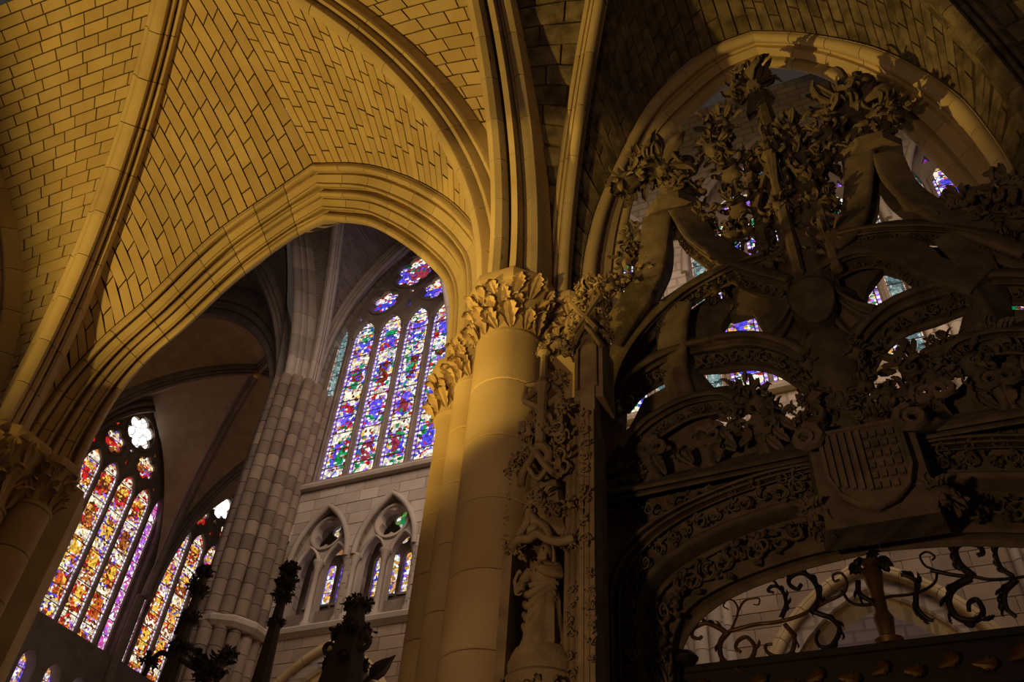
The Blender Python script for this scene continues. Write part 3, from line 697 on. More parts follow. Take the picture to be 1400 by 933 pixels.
tag(build(MB().lathe([(.05, BOSS.z-.46), (.13, BOSS.z-.44), (.18, BOSS.z-.38), (.18, BOSS.z-.2), (.12, BOSS.z)], (BOSS.x, BOSS.y), 14), 'vault_boss', plain('gilt_boss', (.5, .28, .08), .4, .3), None, 40), 'small gilded boss where the dim transept ribs meet', 'boss')
def cell(label, A, B, mat=M_HIGH, u0=.02):
    A, B = Curve(A, False), Curve(B, False)
    rows = [[A(u).lerp(B(u), j/6)+V((0, 0, .25*4*(j/6)*(1-j/6)+.05)) for j in range(7)] for u in [u0+(1-u0)*i/24 for i in range(25)]]
    mb = MB().grid(rows); mb.grid([[p+V((0, 0, .2)) for p in r] for r in rows])
    return tag(build(mb, 'ceiling', mat, None, 60), label, 'vault', None, 'structure')
cell('high choir vault cell above the window of saints, by the tall clustered pier', wL, d1); cell('high choir vault cell above the window of saints, behind the moulded arch', wR, d2)
cell('high choir vault cell between the pale diagonal and the transverse rib', d1, t1)
M_HX = M_HIGH
xc_ = V((-21, 11, 27.5)); dx_ = arc((-15.15, 15.5, ZS-.3), xc_); tx = arc((-15.3, 15.0, ZS), (-15.3, 11, 26.4)); hrib('dark diagonal rib of the crossing vault above the dark crossing arch', dx_, 1., 12, M_TRAC)
cell('dark crossing vault cell beside the greyish transverse rib', dx_, tx); cell('dark crossing vault cell above the dark crossing arch', dx_, tc); cell('dark crossing vault cell towards the transept wall', arc((-26.4, 15.3, ZS), xc_), tc2)
M_HT = stone('transept_vault_stone', (.42, .30, .19), (.34, .24, .15), var=.1, fine=25)
cell('dark transept vault cell against the crossing arch, by the tall clustered pier', tA, tc, M_HT); cell('dark transept vault cell against the crossing arch, by the amber window', tB, tc2, M_HT)
wall1 = arc((-26.75, 16.2, ZS-.3), (-26.75, 19.7, 25.1)); wall2 = arc((-26.75, 23.2, ZS-.3), (-26.75, 19.7, 25.1))
cell('brown-lit transept vault cell above the amber window, on the crossing side', tB, wall1, M_HT); cell('brown-lit transept vault cell beside the amber window', tC, wall2, M_HT)
cell('brown-lit transept vault cell between boss and the next window bay', tC, tE, M_HT); cell('brown transept vault cell behind the tall clustered pier', tD, tF, M_HT)
wall3 = arc((-15.2, 16.2, ZS-.3), (-15.2, 19.7, 25.1)); wall4 = arc((-15.2, 23.2, ZS-.3), (-15.2, 19.7, 25.1))
cell('dark transept vault cell on the choir side', tA, wall3, M_HT); cell('dark transept vault cell on the choir side, further from the crossing', tD, wall4, M_HT)
b2 = V((-21.1, 26.3, 24.8))
n1, n2 = arc((-26.6, 23.2, ZS-.3), b2), arc((-15.4, 23.2, ZS-.3), b2)
cell('dark vault cell of the farther transept bay', n1, tE, M_HT); cell('dark vault cell of the farther transept bay behind the pier', n2, tF, M_HT)
wall5 = arc((-26.75, 23.2, ZS-.3), (-26.75, 26, 25.1)); cell('dark vault cell above the farther amber window', n1, wall5, M_HT)
# ---- the rest of the aisle, at and beyond the edges of the view
rib('vault_rib', 'dark transverse rib on the unlit pier beyond the carved screen', P_r6, 10, M_OLDSHADE, M_MORTAR, 1.0)
P_r7 = arc((3.4, 5.6, ZC), (8, 2.5, 13.2))
cell('unlit vault cell beyond the unlit pier', P_r6, P_r7, M_HT)
cell('near half of the yellow-lit vault cell beyond the dark transverse rib', arc((-10.75, -1.4, ZC), (-12.1, 2.0, 14.0)), arc((-9.9, -1.0, ZC), CA), M_HT)
cell('near half of the bright vault cell by the three-roll rib', arc((-2.9, -1.0, ZC), CA), arc((-2.72, -1.0, ZC), (-2.72, 2.3, 13.8)), M_HT)
tag(build(MB().box(3.62, 10, 6.1, 7.2, 0, 15), 'wall_aisle_end', M_LOW), 'plain dark aisle wall beyond the unlit pier', 'wall', None, 'structure')
tag(build(MB().box(-10.9, 10, 6.5, 7.1, 14.6, 17), 'wall_above_arcade', M_LOW), 'plain wall above the aisle arches', 'wall', None, 'structure')
# ---- transept wall with amber windows
for k, (c, lb) in enumerate(((20.35, 'amber and red stained glass window in the dark transept wall, with a white rose'), (26.0, 'amber stained glass window half hidden by the tall clustered pier'))):
    W, out = big_window('window_%d' % (5+k), lb, MX, c, G_WEST, G_PURP, G_WEST, G_WHITE, zb=15.2)
    wl = thing('wall_transept', ['dark transept wall around the amber window with a white rose', 'dark transept wall around the half hidden amber window'][k], 'wall', V((-27, c, 0)), None, 'structure')
    lo = [lancet(c+(q-1.5)*1.15, .34, 11.6, 13.4, 13.9, 5) for q in range(4)]
    a, b = (13.5 if k == 0 else c-2.82), c+2.82
    build(plate([(a, 0), (b, 0), (b, 27.5), (a, 27.5)], [out]+lo, MX, .0, .9), 'wall_face', M_TRAC, wl)
    for h in lo:
        for z in (11.6, 12.2, 12.8, 13.4):
            pl = cut(h, z+.02, z+.58)
            if len(pl) > 2: pane(pl, MX, .5, G_TRIF, wl, (h[0][0]+h[-1][0])/2, .34, random.uniform(0, 90))
    build(MB().tube([MX(u, 0, z) for u, z in out[1:-1]], .12, 8), 'window_arch_moulding', M_TRAC, wl, 60)
    build(MB().tube([MX(u, -.12, z) for u, z in lancet(c, 2.8, 15, 19.8, 25.3, 12)[1:-1]], .1, 8), 'window_arch_moulding', M_TRAC, wl, 60)
    for y in (c-2.82, c+2.82):
        build(MB().lathe([(.2, 0), (.2, 17.6)], (-26.9, y), 10), 'wall_shaft', M_TRAC, wl, 50)
# ================================================================== carved stone screen under the second arch
YS, XC = 6.0, .06
screen = thing('portal_screen', 'openwork late gothic stone screen with crocketed ogee gables above a portal arch', 'screen', V((XC, YS, 0)))
def leaf_low(): return leaf_mb(1, .5, 1.4, 3, 6)
LL = leaf_low()
def spiral(c, r, X, Z, Yv, turns=1.4, flip=1, rad=.02, n=12, relief=.03):
    pts = []
    for i in range(n+1):
        t = i/n; a = flip*(2*pi*turns*t)+pi/2; q = r*(1-.8*t)
        pts.append(c+(X*cos(a)+Z*sin(a))*q+Yv*relief*(1+sin(pi*t)))
    return MB().tube(pts, [rad*(1-.5*i/n) for i in range(n+1)], 5)
LN = leaf_mb(1, .26, 1.0, 4, 8)
def crocket_mb(n, seed, tall=False):
    rnd = random.Random(seed); mb = MB()
    for k in range(n):
        a = 2*pi*k*.382; el = rnd.uniform(-.7, 1.3) if not tall else rnd.uniform(-.1, 1.35)
        d = V((cos(a)*cos(el), sin(a)*cos(el), sin(el))); out = V((cos(a), sin(a), .1))
        j = V((rnd.uniform(-.7, .7), rnd.uniform(-.7, .7), rnd.uniform(-.4, .4)))
        m = Matrix.Translation(d*(rnd.uniform(.2, .42) if not tall else .1)) @ frame(d+j*(.3 if tall else 1), -d if rnd.random() < .7 else out) @ Matrix.Scale(rnd.uniform(.3, .55) if not tall else rnd.uniform(.38, .8), 4)
        mb.join(LN if tall and k % 2 else LL, m)
    for k in range(8 if not tall else 4):
        a = rnd.uniform(0, 6.3); c = V((.3*cos(a), .3*sin(a), rnd.uniform(-.3, .35)))
        mb.join(spiral(c, rnd.uniform(.12, .2), V((-sin(a), cos(a), 0)), V((0, 0, 1)), V((cos(a), sin(a), 0)), 1.3, 1, .05, 9, .06))
    R0 = .3 if not tall else .16; rows = []
    for i in range(8):
        t = -pi/2+pi*i/7
        rows.append([V((cos(t)*cos(q), cos(t)*sin(q), sin(t)))*R0*rnd.uniform(.8, 1.25) for q in [2*pi*k/10 for k in range(10)]])
    mb.grid(rows, True, True)
    return mb
CROCK = [mesh_of(crocket_mb(30, s), 'crocket', 60) for s in (1, 2, 3)]+[mesh_of(crocket_mb(38, s, True), 'finial', 60) for s in (5, 6)]
def with_mat(ms, mat):
    o = []
    for m in ms: c = m.copy(); c.materials.append(mat); o.append(c)
    return o
CK_DARK, CK_CARVE, CK_WOOD, CK_IRON = [with_mat(CROCK, m) for m in (M_DARKC, M_CARVE, M_WOOD, M_IRON)]
def crocket(parent, px, py, size, y=YS-.12, ms=CK_DARK, tall=False, tilt=0.):
    p = PY(px, py, y); s_ = size/(F/(p-EYE).length)
    m = random.choice(ms[3:] if tall else ms[:3])
    return put(m, 'finial' if tall else 'crocket', parent, Matrix.Translation(p) @ Matrix.Rotation(tilt, 4, 'Y') @ Matrix.Rotation(random.uniform(0, 6), 4, 'Z') @ Matrix.Scale(s_, 4))
def foliage(name, O, I, mat, parent, step=.15, amp=1.):
    """undercut leaf scroll filling a band, too fine to pick apart"""
    mb = MB(); L = (O.len+I.len)/2; n = max(2, int(L/step))
    for k in range(n):
        t = (k+.5)/n; a, b = O(t), I(t); X = (O(t+.01)-O(t-.01)).normalized(); Z = (a-b); wd = Z.length; Z = Z.normalized()
        Yv = X.cross(Z).normalized()
        if Yv.dot(EYE-a) < 0: Yv = -Yv
        c = a.lerp(b, .5)+Yv*.01; fl = 1 if k % 2 else -1
        c = c+Z*fl*wd*random.uniform(-.02, .12)+X*random.uniform(-.2, .2)*step
        mb.join(spiral(c, wd*random.uniform(.26, .42)*amp, X, Z, Yv, random.uniform(.8, 1.5), fl, wd*.06))
        for q in range(5):
            an = random.uniform(0, 2*pi); d = X*cos(an)+Z*sin(an)
            m = Matrix.Translation(c+X*random.uniform(-.5, .5)*step+Z*fl*wd*random.uniform(-.3, .3)+Yv*.02) @ frame(d+Yv*.5, -Yv) @ Matrix.Scale(wd*random.uniform(.3, .62)*amp, 4)
            mb.join(LL, m)
    o = build(mb, name, mat, parent, 60, False); o['kind'] = 'stuff'; return o
def mir(p): return V((2*XC-p.x, p.y, p.z))
class Mirror:
    def __init__(s, c): s.c = c; s.len = c.len
    def __call__(s, t): return mir(s.c(t))
def half(pts, y, jamb=False, centre=True):
    w_ = [p for p in PYs(pts, y) if p.x < XC-.02]
    if centre: w_.append(V((XC, y, w_[-1].z+.012)))
    if jamb:
        f = w_[0].copy(); w_ = [V((f.x, y, 0)), V((f.x, y, f.z*.5)), V((f.x, y, f.z-.25))]+w_
    return Curve(w_)
hO = half([(822, 815), (826, 785), (839, 759), (863, 733), (891, 711), (923, 692), (957, 676), (991, 662), (1013, 654), (1056, 641), (1120, 628)], 5.72, True)
hI = half([(848, 830), (852, 800), (865, 772), (895, 738), (931, 712), (970, 692), (1013, 675), (1062, 659), (1120, 642)], 5.78, True)
bL = half([(868, 850), (873, 810), (885, 785), (906, 763), (940, 739), (974, 723), (1013, 707), (1062, 690), (1120, 676)], 5.86, True)
bM = half([(874, 852), (880, 815), (892, 792), (912, 770), (945, 748), (978, 731), (1016, 716), (1064, 699), (1122, 685)], 5.86, True)
cL = half([(884, 862), (888, 838), (899, 812), (923, 788), (949, 769), (983, 750), (1013, 738), (1056, 722), (1120, 706)], 6.05, True)
dI = half([(914, 890), (917, 868), (927, 844), (944, 823), (970, 806), (1000, 791), (1030, 779), (1064, 767), (1116, 752)], 6.1, True)
oP = half([(926, 925), (929, 900), (936, 880), (951, 855), (981, 829), (1017, 809), (1058, 793), (1101, 778), (1175, 759)], 6.28, True)
for fm in (lambda c: c, Mirror):
    a, b, c_, d_, e_, f_, g_ = [fm(q) for q in (hO, hI, bL, bM, cL, dI, oP)]
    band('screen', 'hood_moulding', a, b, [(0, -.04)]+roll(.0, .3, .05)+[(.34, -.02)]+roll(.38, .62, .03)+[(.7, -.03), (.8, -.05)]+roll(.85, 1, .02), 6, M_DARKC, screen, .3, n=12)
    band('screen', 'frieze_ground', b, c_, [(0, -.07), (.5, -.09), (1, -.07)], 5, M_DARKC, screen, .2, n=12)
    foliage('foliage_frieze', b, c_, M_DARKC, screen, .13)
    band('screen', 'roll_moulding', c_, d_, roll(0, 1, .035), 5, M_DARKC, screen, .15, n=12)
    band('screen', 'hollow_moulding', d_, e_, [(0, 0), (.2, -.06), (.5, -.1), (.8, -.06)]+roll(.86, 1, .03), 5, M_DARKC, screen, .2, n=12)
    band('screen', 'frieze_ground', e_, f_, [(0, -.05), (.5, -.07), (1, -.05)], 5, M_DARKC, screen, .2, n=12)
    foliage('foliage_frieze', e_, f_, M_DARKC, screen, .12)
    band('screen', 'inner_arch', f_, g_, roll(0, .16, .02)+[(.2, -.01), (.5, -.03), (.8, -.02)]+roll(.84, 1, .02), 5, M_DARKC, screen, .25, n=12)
# spandrels, beam and its frieze
def beam_curve(p0, p1, y):
    a, b = PY(*p0, y), PY(*p1, y); return Curve([a, V((XC, y, a.z+(b.z-a.z)*(XC-a.x)/(b.x-a.x)))], False)
BT, BB = beam_curve((816, 676), (1013, 635), 5.66), beam_curve((818, 692), (1013, 650), 5.72)
FB = beam_curve((826, 718), (1013, 676), 5.85)
spn = [(BT(0).x-.02, 2), (BT(0).x-.02, BT(0).z+.14), (XC+.01, BT(1).z+.14)]+[(p.x, p.z) for p in hO.p[::-1] if p.z > 2.0]
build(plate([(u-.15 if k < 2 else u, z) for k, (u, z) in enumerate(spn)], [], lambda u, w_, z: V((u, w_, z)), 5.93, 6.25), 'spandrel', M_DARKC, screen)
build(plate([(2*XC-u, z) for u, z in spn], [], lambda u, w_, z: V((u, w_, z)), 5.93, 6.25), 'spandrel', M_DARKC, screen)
for fm in (lambda c: c, Mirror):
    band('screen', 'cornice_beam', fm(BT), fm(BB), roll(0, .45, .04)+[(.5, -.03)]+roll(.6, 1, .04), 2, M_DARKC, screen, .35, n=2)
    foliage('foliage_frieze', fm(BB), fm(FB), M_DARKC, screen, .16)
# openwork tracery of crossing ogee bars
def tb(O, I, y0, y1, prof=None, name='tracery_bar', fr=True, back=.28, n=12, both=True):
    cO, cI = Curve(PYs(O, y0)), Curve(PYs(I, y1))
    for fm in ((lambda c: c, Mirror) if both else (lambda c: c,)):
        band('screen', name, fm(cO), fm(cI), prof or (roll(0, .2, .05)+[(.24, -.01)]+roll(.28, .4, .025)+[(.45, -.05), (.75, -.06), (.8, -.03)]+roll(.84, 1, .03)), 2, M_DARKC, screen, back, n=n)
        if fr:
            class Q:
                def __init__(s, t0): s.t0 = t0; s.len = cO.len
                def __call__(s, t): return fm(cO)(t).lerp(fm(cI)(t), s.t0)
            foliage('foliage_frieze', Q(.42), Q(.84), M_DARKC, screen, .13)
tb([(836, 533), (862, 506), (895, 484), (931, 469), (979, 456), (1024, 452), (1062, 459), (1090, 471), (1115, 490)],
   [(861, 566), (878, 545), (906, 527), (935, 516), (979, 512), (1020, 507), (1055, 512), (1085, 528), (1112, 552)], 5.82, 6.05)
tb([(846, 612), (860, 592), (884, 569), (923, 547), (955, 537), (985, 534), (1005, 541)], [(872, 630), (884, 614), (906, 598), (940, 577), (970, 569), (990, 567), (1008, 571)], 5.75, 5.9)
tb([(942, 412), (934, 440), (931, 480), (929, 515), (933, 545)], [(947, 412), (948, 450), (957, 490), (975, 518), (1002, 542)], 5.8, 6.0, [(0, -.02)]+roll(0, .3, .04)+[(.5, -.02), (1, -.06)], 'tracery_spur', False)
tb([(828, 548), (840, 505), (860, 468), (890, 432), (930, 397), (970, 373), (1006, 355), (1044, 343)], [(845, 552), (857, 517), (878, 482), (905, 452), (940, 425), (975, 402), (1010, 386), (1050, 376)], 5.74, 5.9)
tb([(914, 290), (909, 326), (902, 368), (886, 407), (868, 437), (846, 474)], [(922, 290), (930, 330), (929, 372), (915, 408), (897, 440), (876, 468)], 5.72, 6.1, [(0, -.02)]+roll(0, .3, .04)+[(.5, -.03), (1, -.08)], 'gable_flank', False, both=False)
tb([(920, 286), (942, 320), (972, 343), (1004, 358), (1036, 369), (1078, 380)], [(918, 304), (936, 340), (962, 364), (1000, 387), (1034, 404), (1077, 413)], 5.72, 5.9, both=False)
tb([(1045, 455), (1062, 440), (1075, 420), (1082, 400)], [(1100, 480), (1105, 455), (1106, 430), (1104, 405)], 5.8, 5.9, None, 'tracery_bar', False)
# cresting of open scrolls along the beam
for k in range(4):
    x0 = BT(0).x+.2+k*.46
    for s_ in (0, 1):
        m = (lambda p: mir(p)) if s_ else (lambda p: p)
        c = V((x0, 5.85, BT(0).z+.3)); fl = 1 if k % 2 else -1
        pts = [m(c+V((cos(a)*.22, 0, sin(a)*.22+.02*sin(3*a)))) for a in [pi*.9+i*pi*1.25/12 for i in range(13)]]
        build(MB().tube(pts, [.05, .05, .045]+[.04]*8+[.045, .05], 6), 'cresting_scroll', M_DARKC, screen, 60)
        for q in (-1, 1): build(spiral(m(c+V((q*.17, 0, .17))), .1, V((1, 0, 0)), V((0, 0, 1)), V((0, -1, 0)), 1.4, -q, .035), 'cresting_curl', M_DARKC, screen, 60)
        for q in range(4):
            an = random.uniform(.3, pi-.3); put(random.choice(LV_DARK), 'cresting_leaf', screen, Matrix.Translation(m(c+V((random.uniform(-.2, .2), 0, random.uniform(-.12, .1))))) @ frame(V((cos(an), -.3, sin(an))), V((0, 1, 0))) @ Matrix.Scale(.22, 4))
# pierced ground behind the cresting and between the crossing bars
for pl, yy in (([(816, 690), (834, 640), (850, 610), (884, 575), (930, 553), (985, 580), (1010, 592), (1060, 592), (1118, 566), (1150, 600), (1155, 650), (1000, 672)], 6.02),
               ([(836, 545), (852, 505), (905, 452), (975, 402), (1003, 418), (985, 446), (930, 468), (880, 495), (852, 535)], 6.02),
               ([(848, 606), (866, 575), (880, 546), (930, 518), (936, 548), (884, 575)], 6.04), ([(1090, 470), (1060, 440), (1078, 382), (1140, 380), (1150, 470), (1150, 600), (1118, 556)], 6.06)):
    q = [(p.x, p.z) for p in PYs(pl, yy)]
    for mm in (0, 1):
        build(plate([(2*XC-u, z) for u, z in q] if mm else q, [], lambda u, w_, z: V((u, w_, z)), yy, yy+.12), 'pierced_ground', M_DARKC, screen)
for pl in ([(806, 705), (806, 515), (834, 515), (852, 556), (850, 612), (832, 655), (822, 700)], [(1003, 388), (1078, 384), (1085, 445), (1042, 446), (1028, 424), (1000, 432), (984, 424), (990, 395)], [(1095, 384), (1150, 340), (1290, 338), (1335, 400), (1258, 396), (1240, 374), (1207, 364), (1186, 392), (1180, 420), (1120, 470)]):
    q = [(p.x, p.z) for p in PYs(pl, 6.05)]
    build(plate(q, [], lambda u, w_, z: V((u, w_, z)), 6.05, 6.17), 'pierced_ground', M_DARKC, screen)
tb([(1330, 395), (1262, 372), (1222, 345), (1170, 340), (1120, 362), (1088, 392)], [(1335, 420), (1258, 398), (1225, 372), (1180, 368), (1138, 388), (1105, 420)], 5.76, 5.95, both=False)
# central column, medallion, shield and pinnacle
zc0 = BT(1).z
build(MB().lathe([(.2, zc0-.05), (.24, zc0), (.17, zc0+.12), (.15, zc0+.5), (.2, zc0+.75), (.26, zc0+1.0), (.24, zc0+1.25), (.15, zc0+1.4)], (XC, 6.0), 12), 'central_stem', M_DARKC, screen, 40)
for k in range(3):
    for s_ in (-1, 1): put(random.choice(CK_DARK[:3]), 'crocket', screen, Matrix.Translation((XC+s_*.2, 5.82, zc0+.25+k*.36)) @ Matrix.Rotation(s_*.8, 4, 'Y') @ Matrix.Scale(.22, 4))
pm = PY(1110, 410, 5.75)
build(MB().add([], []).grid([[V((pm.x+.2*q*cos(a), 5.72+.06*(1-q)*-1, pm.z+.3*q*sin(a)+.03*q*cos(2*a))) for a in [2*pi*k/16 for k in range(16)]] for q in (.05, .4, .75, .8, 1.0, .95)]+[[V((pm.x+.2*cos(2*pi*k/16), 5.95, pm.z+.3*sin(2*pi*k/16))) for k in range(16)]], True, True), 'leaf_medallion', M_DARKC, screen, 40)
# shield with pales and quarters on its block
sh = PY(1187, 640, 5.45); sw, shh = .27, .33
blk = build(MB().hexa([sh+V((-.36, .05, -.4)), sh+V((.36, .05, -.4)), sh+V((.36, .05, .36)), sh+V((-.36, .05, .36))], [sh+V((-.42, .5, -.3)), sh+V((.42, .5, -.3)), sh+V((.42, .5, .42)), sh+V((-.42, .5, .42))]), 'shield_block', M_DARKC, screen)
so = [(-sw, shh), (sw, shh), (sw, -.05), (sw*.8, -.2), (sw*.4, -.3), (0, -.34), (-sw*.4, -.3), (-sw*.8, -.2), (-sw, -.05)]
shd = build(MB().prism([sh+V((u, -.02, z)) for u, z in so], (0, .1, 0)), 'heraldic_shield', M_DARKC, blk)
build(MB().tube([sh+V((u, -.03, z)) for u, z in so+so[:1]], .02, 5), 'shield_rim', M_DARKC, blk, 60)
for k in range(5):
    u = -sw+.05+k*.052; build(MB().box(sh.x+u-.012, sh.x+u+.012, sh.y-.05, sh.y-.01, sh.z-.2+abs(k-4)*.015, sh.z+shh-.03), 'shield_pale', M_DARKC, blk)
for k in range(4):
    for j in range(6):
        u, z = .03+k*.058, -.2+j*.085
        if u > sw*.8 and z < -.05: continue
        build(MB().box(sh.x+u-.018, sh.x+u+.018, sh.y-.045, sh.y-.01, sh.z+z, sh.z+z+.05), 'shield_charge', M_DARKC, blk)
for s_ in (-1, 1): build(spiral(sh+V((s_*.36, -.02, .3)), .12, V((1, 0, 0)), V((0, 0, 1)), V((0, -1, 0)), 1.5, s_, .04), 'shield_scroll', M_DARKC, blk, 60)
for s_ in (-1, 1): put(CK_DARK[0], 'crocket', screen, Matrix.Translation(sh+V((s_*.4, .1, -.25))) @ Matrix.Scale(.25, 4))
# central pinnacle
px0 = PY(1058, 300, 5.95); PZ = px0.z
cx = .06
build(MB().lathe([(.26, 7.6), (.26, 8.2), (.3, 8.3), (.2, 8.4), (.19, 9.8), (.25, 9.9), (.14, 10.0), (.11, 10.6), (.04, 11.6)], (cx, 6.0), 8, pi/8), 'pinnacle_shaft', M_DARKC, screen)
for k in range(6):
    a = 2*pi*k/6+.3; q = (cx+.34*cos(a), 6.0+.3*sin(a))
    build(MB().lathe([(.05, 7.7), (.06, 8.6), (.1, 8.65), (.05, 8.75), (.045, 9.5), (.09, 9.55), (.045, 9.65), (.01, 10.25)], q, 6), 'spirelet', M_DARKC, screen)
    put(random.choice(CK_DARK[:3]), 'crocket', screen, Matrix.Translation((q[0]*1.0+.12*cos(a), q[1]-.05, 8.65)) @ Matrix.Scale(.2, 4))
    put(random.choice(CK_DARK[:3]), 'crocket', screen, Matrix.Translation((cx+.26*cos(a), 6+.2*sin(a), 9.75+.1*(k % 2))) @ Matrix.Scale(.24, 4))
    build(MB().tube([(q[0], q[1]-.02, 9.0), ((q[0]+cx)/2, q[1]-.1, 9.4), (cx, 5.8, 9.15)], .035, 5), 'canopy_arc', M_DARKC, screen, 60)
# gables: finials and crockets
for a, b, s_, t_ in ((905, 232, 75, 1), (1030, 118, 62, 1), (1170, 150, 85, 1)): crocket(screen, a, b, s_, 5.9, tall=True)
for a, b, s_ in ((860, 248, 52), (935, 262, 48), (885, 232, 50), (985, 172, 46), (1080, 182, 50), (975, 205, 42), (1000, 235, 50), (1060, 205, 46), (1085, 225, 60), (1100, 265, 62), (1070, 300, 55), (1010, 285, 48),
                 (872, 330, 44), (862, 352, 40), (870, 388, 50), (884, 372, 36), (962, 300, 40), (1000, 320, 40), (1130, 190, 50), (1205, 160, 52), (1222, 156, 40), (1150, 208, 40), (1125, 225, 44), (1325, 285, 62), (1340, 300, 48), 
                 (1110, 300, 60), (1130, 330, 52), (1090, 350, 50), (1050, 360, 46), (975, 395, 34), (1020, 540, 46), (1035, 556, 50), (1060, 575, 44), (1005, 585, 40), (1100, 575, 40), (1250, 505, 60), (1275, 520, 56), (1235, 545, 50), (1290, 480, 40), (1215, 565, 40), (1330, 500, 50), (1365, 470, 50), (1160, 560, 42), (1185, 580, 40), (850, 640, 40), (870, 655, 38)):
    crocket(screen, a, b, s_)
for a, b, s_ in ((1385, 262, 60), (1395, 300, 50)): crocket(screen, a, b, s_, 5.6)
for k, (g0, g1) in enumerate(((921, 290), (1192, 212))):
    tip = PY(g0, g1, 5.95)
    build(MB().lathe([(.3, tip.z-.1), (.32, tip.z), (.2, tip.z+.08), (.1, tip.z+.25), (.09, tip.z+.4), (.15, tip.z+.45), (.05, tip.z+.6)], (tip.x, 5.98), 8, pi/8), 'gable_apex', M_DARKC, screen)
# right gable flanks as the photograph shows them
for O, I in (([(1190, 205), (1186, 250), (1180, 290), (1165, 318), (1140, 338)], [(1200, 225), (1202, 262), (1198, 300), (1184, 328), (1155, 352)]), ([(1196, 210), (1216, 248), (1255, 282), (1310, 312), (1400, 345)], [(1194, 235), (1212, 278), (1250, 310), (1305, 338), (1400, 372)])):
    cO, cI = Curve(PYs(O, 5.75)), Curve(PYs(I, 5.95))
    band('screen', 'gable_flank', cO, cI, roll(0, .3, .04)+[(.4, -.03), (.8, -.05)]+roll(.85, 1, .02), 2, M_DARKC, screen, .25, n=8)
# ================================================================== niche buttress beside the pier, with a statue
but = thing('niche_buttress', 'slender pinnacled stone buttress with a canopied statue niche beside the clustered pier', 'buttress', V((-2.35, 5.6, 0)))
YB = 4.98
def Z(py, px=760, y=YB): return PY(px, py, y).z
def X(px, py=760, y=YB): return PY(px, py, y).x
xa, xb = X(794), X(816)
xk = X(831, 760, 5.63); zk = Z(560)
build(MB().hexa([V((X(770), YB+.1, 0)), V((xb, YB+.1, 0)), V((xk, 5.63, 0)), V((X(770), 5.63, 0))], [V((X(770), YB+.1, zk)), V((xb, YB+.1, zk)), V((xk, 5.63, zk)), V((X(770), 5.63, zk))]), 'buttress_core', M_CARVE, but)
build(MB().box(xa, xb, YB-.02, YB+.12, 0, Z(470)), 'pilaster', M_CARVE, but)
for k in range(3):
    x = xa+(xb-xa)*(k+.5)/3; build(MB().tube([(x, YB-.03, 0), (x, YB-.03, Z(575))], .02, 6), 'colonnette', M_CARVE, but, 60)
for k in range(3):
    x = X(770)+(xa-X(770))*(k+.5)/3; build(MB().tube([(x, YB+.04, 0), (x, YB+.04, Z(600))], .026, 6), 'colonnette', M_CARVE, but, 60)
build(MB().box(X(686, 840), X(699, 840), YB-.05, YB+.25, 0, Z(735)), 'pilaster', M_CARVE, but)
build(MB().box(X(694, 840), X(775), 5.23, 5.28, 0, Z(520)), 'niche_back', M_CARVE, but)
f1 = Curve([V((xa, YB-.03, Z(760))), V((xa, YB-.03, Z(580)))], False); f2 = Curve([V((xb, YB-.03, Z(760))), V((xb, YB-.03, Z(580)))], False)
foliage('foliage_frieze', f1, f2, M_CARVE, but, .12)
f1 = Curve([V((X(772), YB+.05, Z(933))), V((X(772), YB+.05, Z(800)))], False); f2 = Curve([V((X(790), YB+.05, Z(933))), V((X(790), YB+.05, Z(800)))], False)
foliage('foliage_frieze', f1, f2, M_CARVE, but, .1)
f1 = Curve([V((X(806), YB-.06, Z(930))), V((X(806), YB-.06, Z(795)))], False); f2 = Curve([V((X(822), YB-.06, Z(930))), V((X(822), YB-.06, Z(795)))], False)
foliage('foliage_frieze', f1, f2, M_CARVE, but, .1)
f1 = Curve([V((X(692, 760), YB-.05, Z(760))), V((X(700, 640), YB-.05, Z(640)))], False); f2 = Curve([V((X(703, 760), YB-.05, Z(760))), V((X(712, 640), YB-.05, Z(640)))], False)
foliage('foliage_frieze', f1, f2, M_CARVE, but, .1)
f1 = Curve([V((X(750, 640), YB-.0, Z(660))), V((X(750, 560), YB, Z(580)))], False); f2 = Curve([V((X(790, 640), YB, Z(660))), V((X(790, 560), YB, Z(580)))], False)
foliage('foliage_frieze', f1, f2, M_CARVE, but, .12)
# gabled pinnacle on top
xg = X(803, 500); zg0, zg1 = Z(555), Z(480)
build(MB().box(xg-.11, xg+.13, YB, YB+.3, zg0, zg1), 'pinnacle_die', M_CARVE, but)
for s_ in (-1, 1): build(MB().tube([(xg+s_*.13, YB-.03, zg1-.1), (xg+s_*.06, YB-.05, zg1+.06), (xg+.0, YB-.05, zg1+.16)], .025, 6), 'gablet', M_CARVE, but, 60)
build(MB().tube([(xg-.08, YB-.02, zg0+.1), (xg-.08, YB-.02, zg1-.08), (xg, YB-.02, zg1+.03), (xg+.08, YB-.02, zg1-.08), (xg+.08, YB-.02, zg0+.1)], .015, 5), 'blind_arch', M_CARVE, but, 60)
build(MB().lathe([(.15, zg1), (.12, zg1+.25), (.08, zg1+.5), (.03, Z(385))], (xg, YB+.15), 6), 'spire', M_CARVE, but)
for k in range(5):
    for s_ in (-1, 1): put(random.choice(CK_CARVE[:3]), 'crocket', but, Matrix.Translation((xg+s_*(.14-.018*k), YB+.08, zg1+.1+k*.17)) @ Matrix.Rotation(s_*.7, 4, 'Y') @ Matrix.Scale(.13, 4))
put(CK_CARVE[3], 'finial', but, Matrix.Translation((xg, YB+.12, Z(398))) @ Matrix.Scale(.24, 4))
for s_ in (-1, 1): build(MB().tube([(xg+s_*.14, YB-.05, Z(425)), (xg-s_*.1, YB-.06, Z(470))], .022, 5), 'crossed_rib', M_CARVE, but, 60)
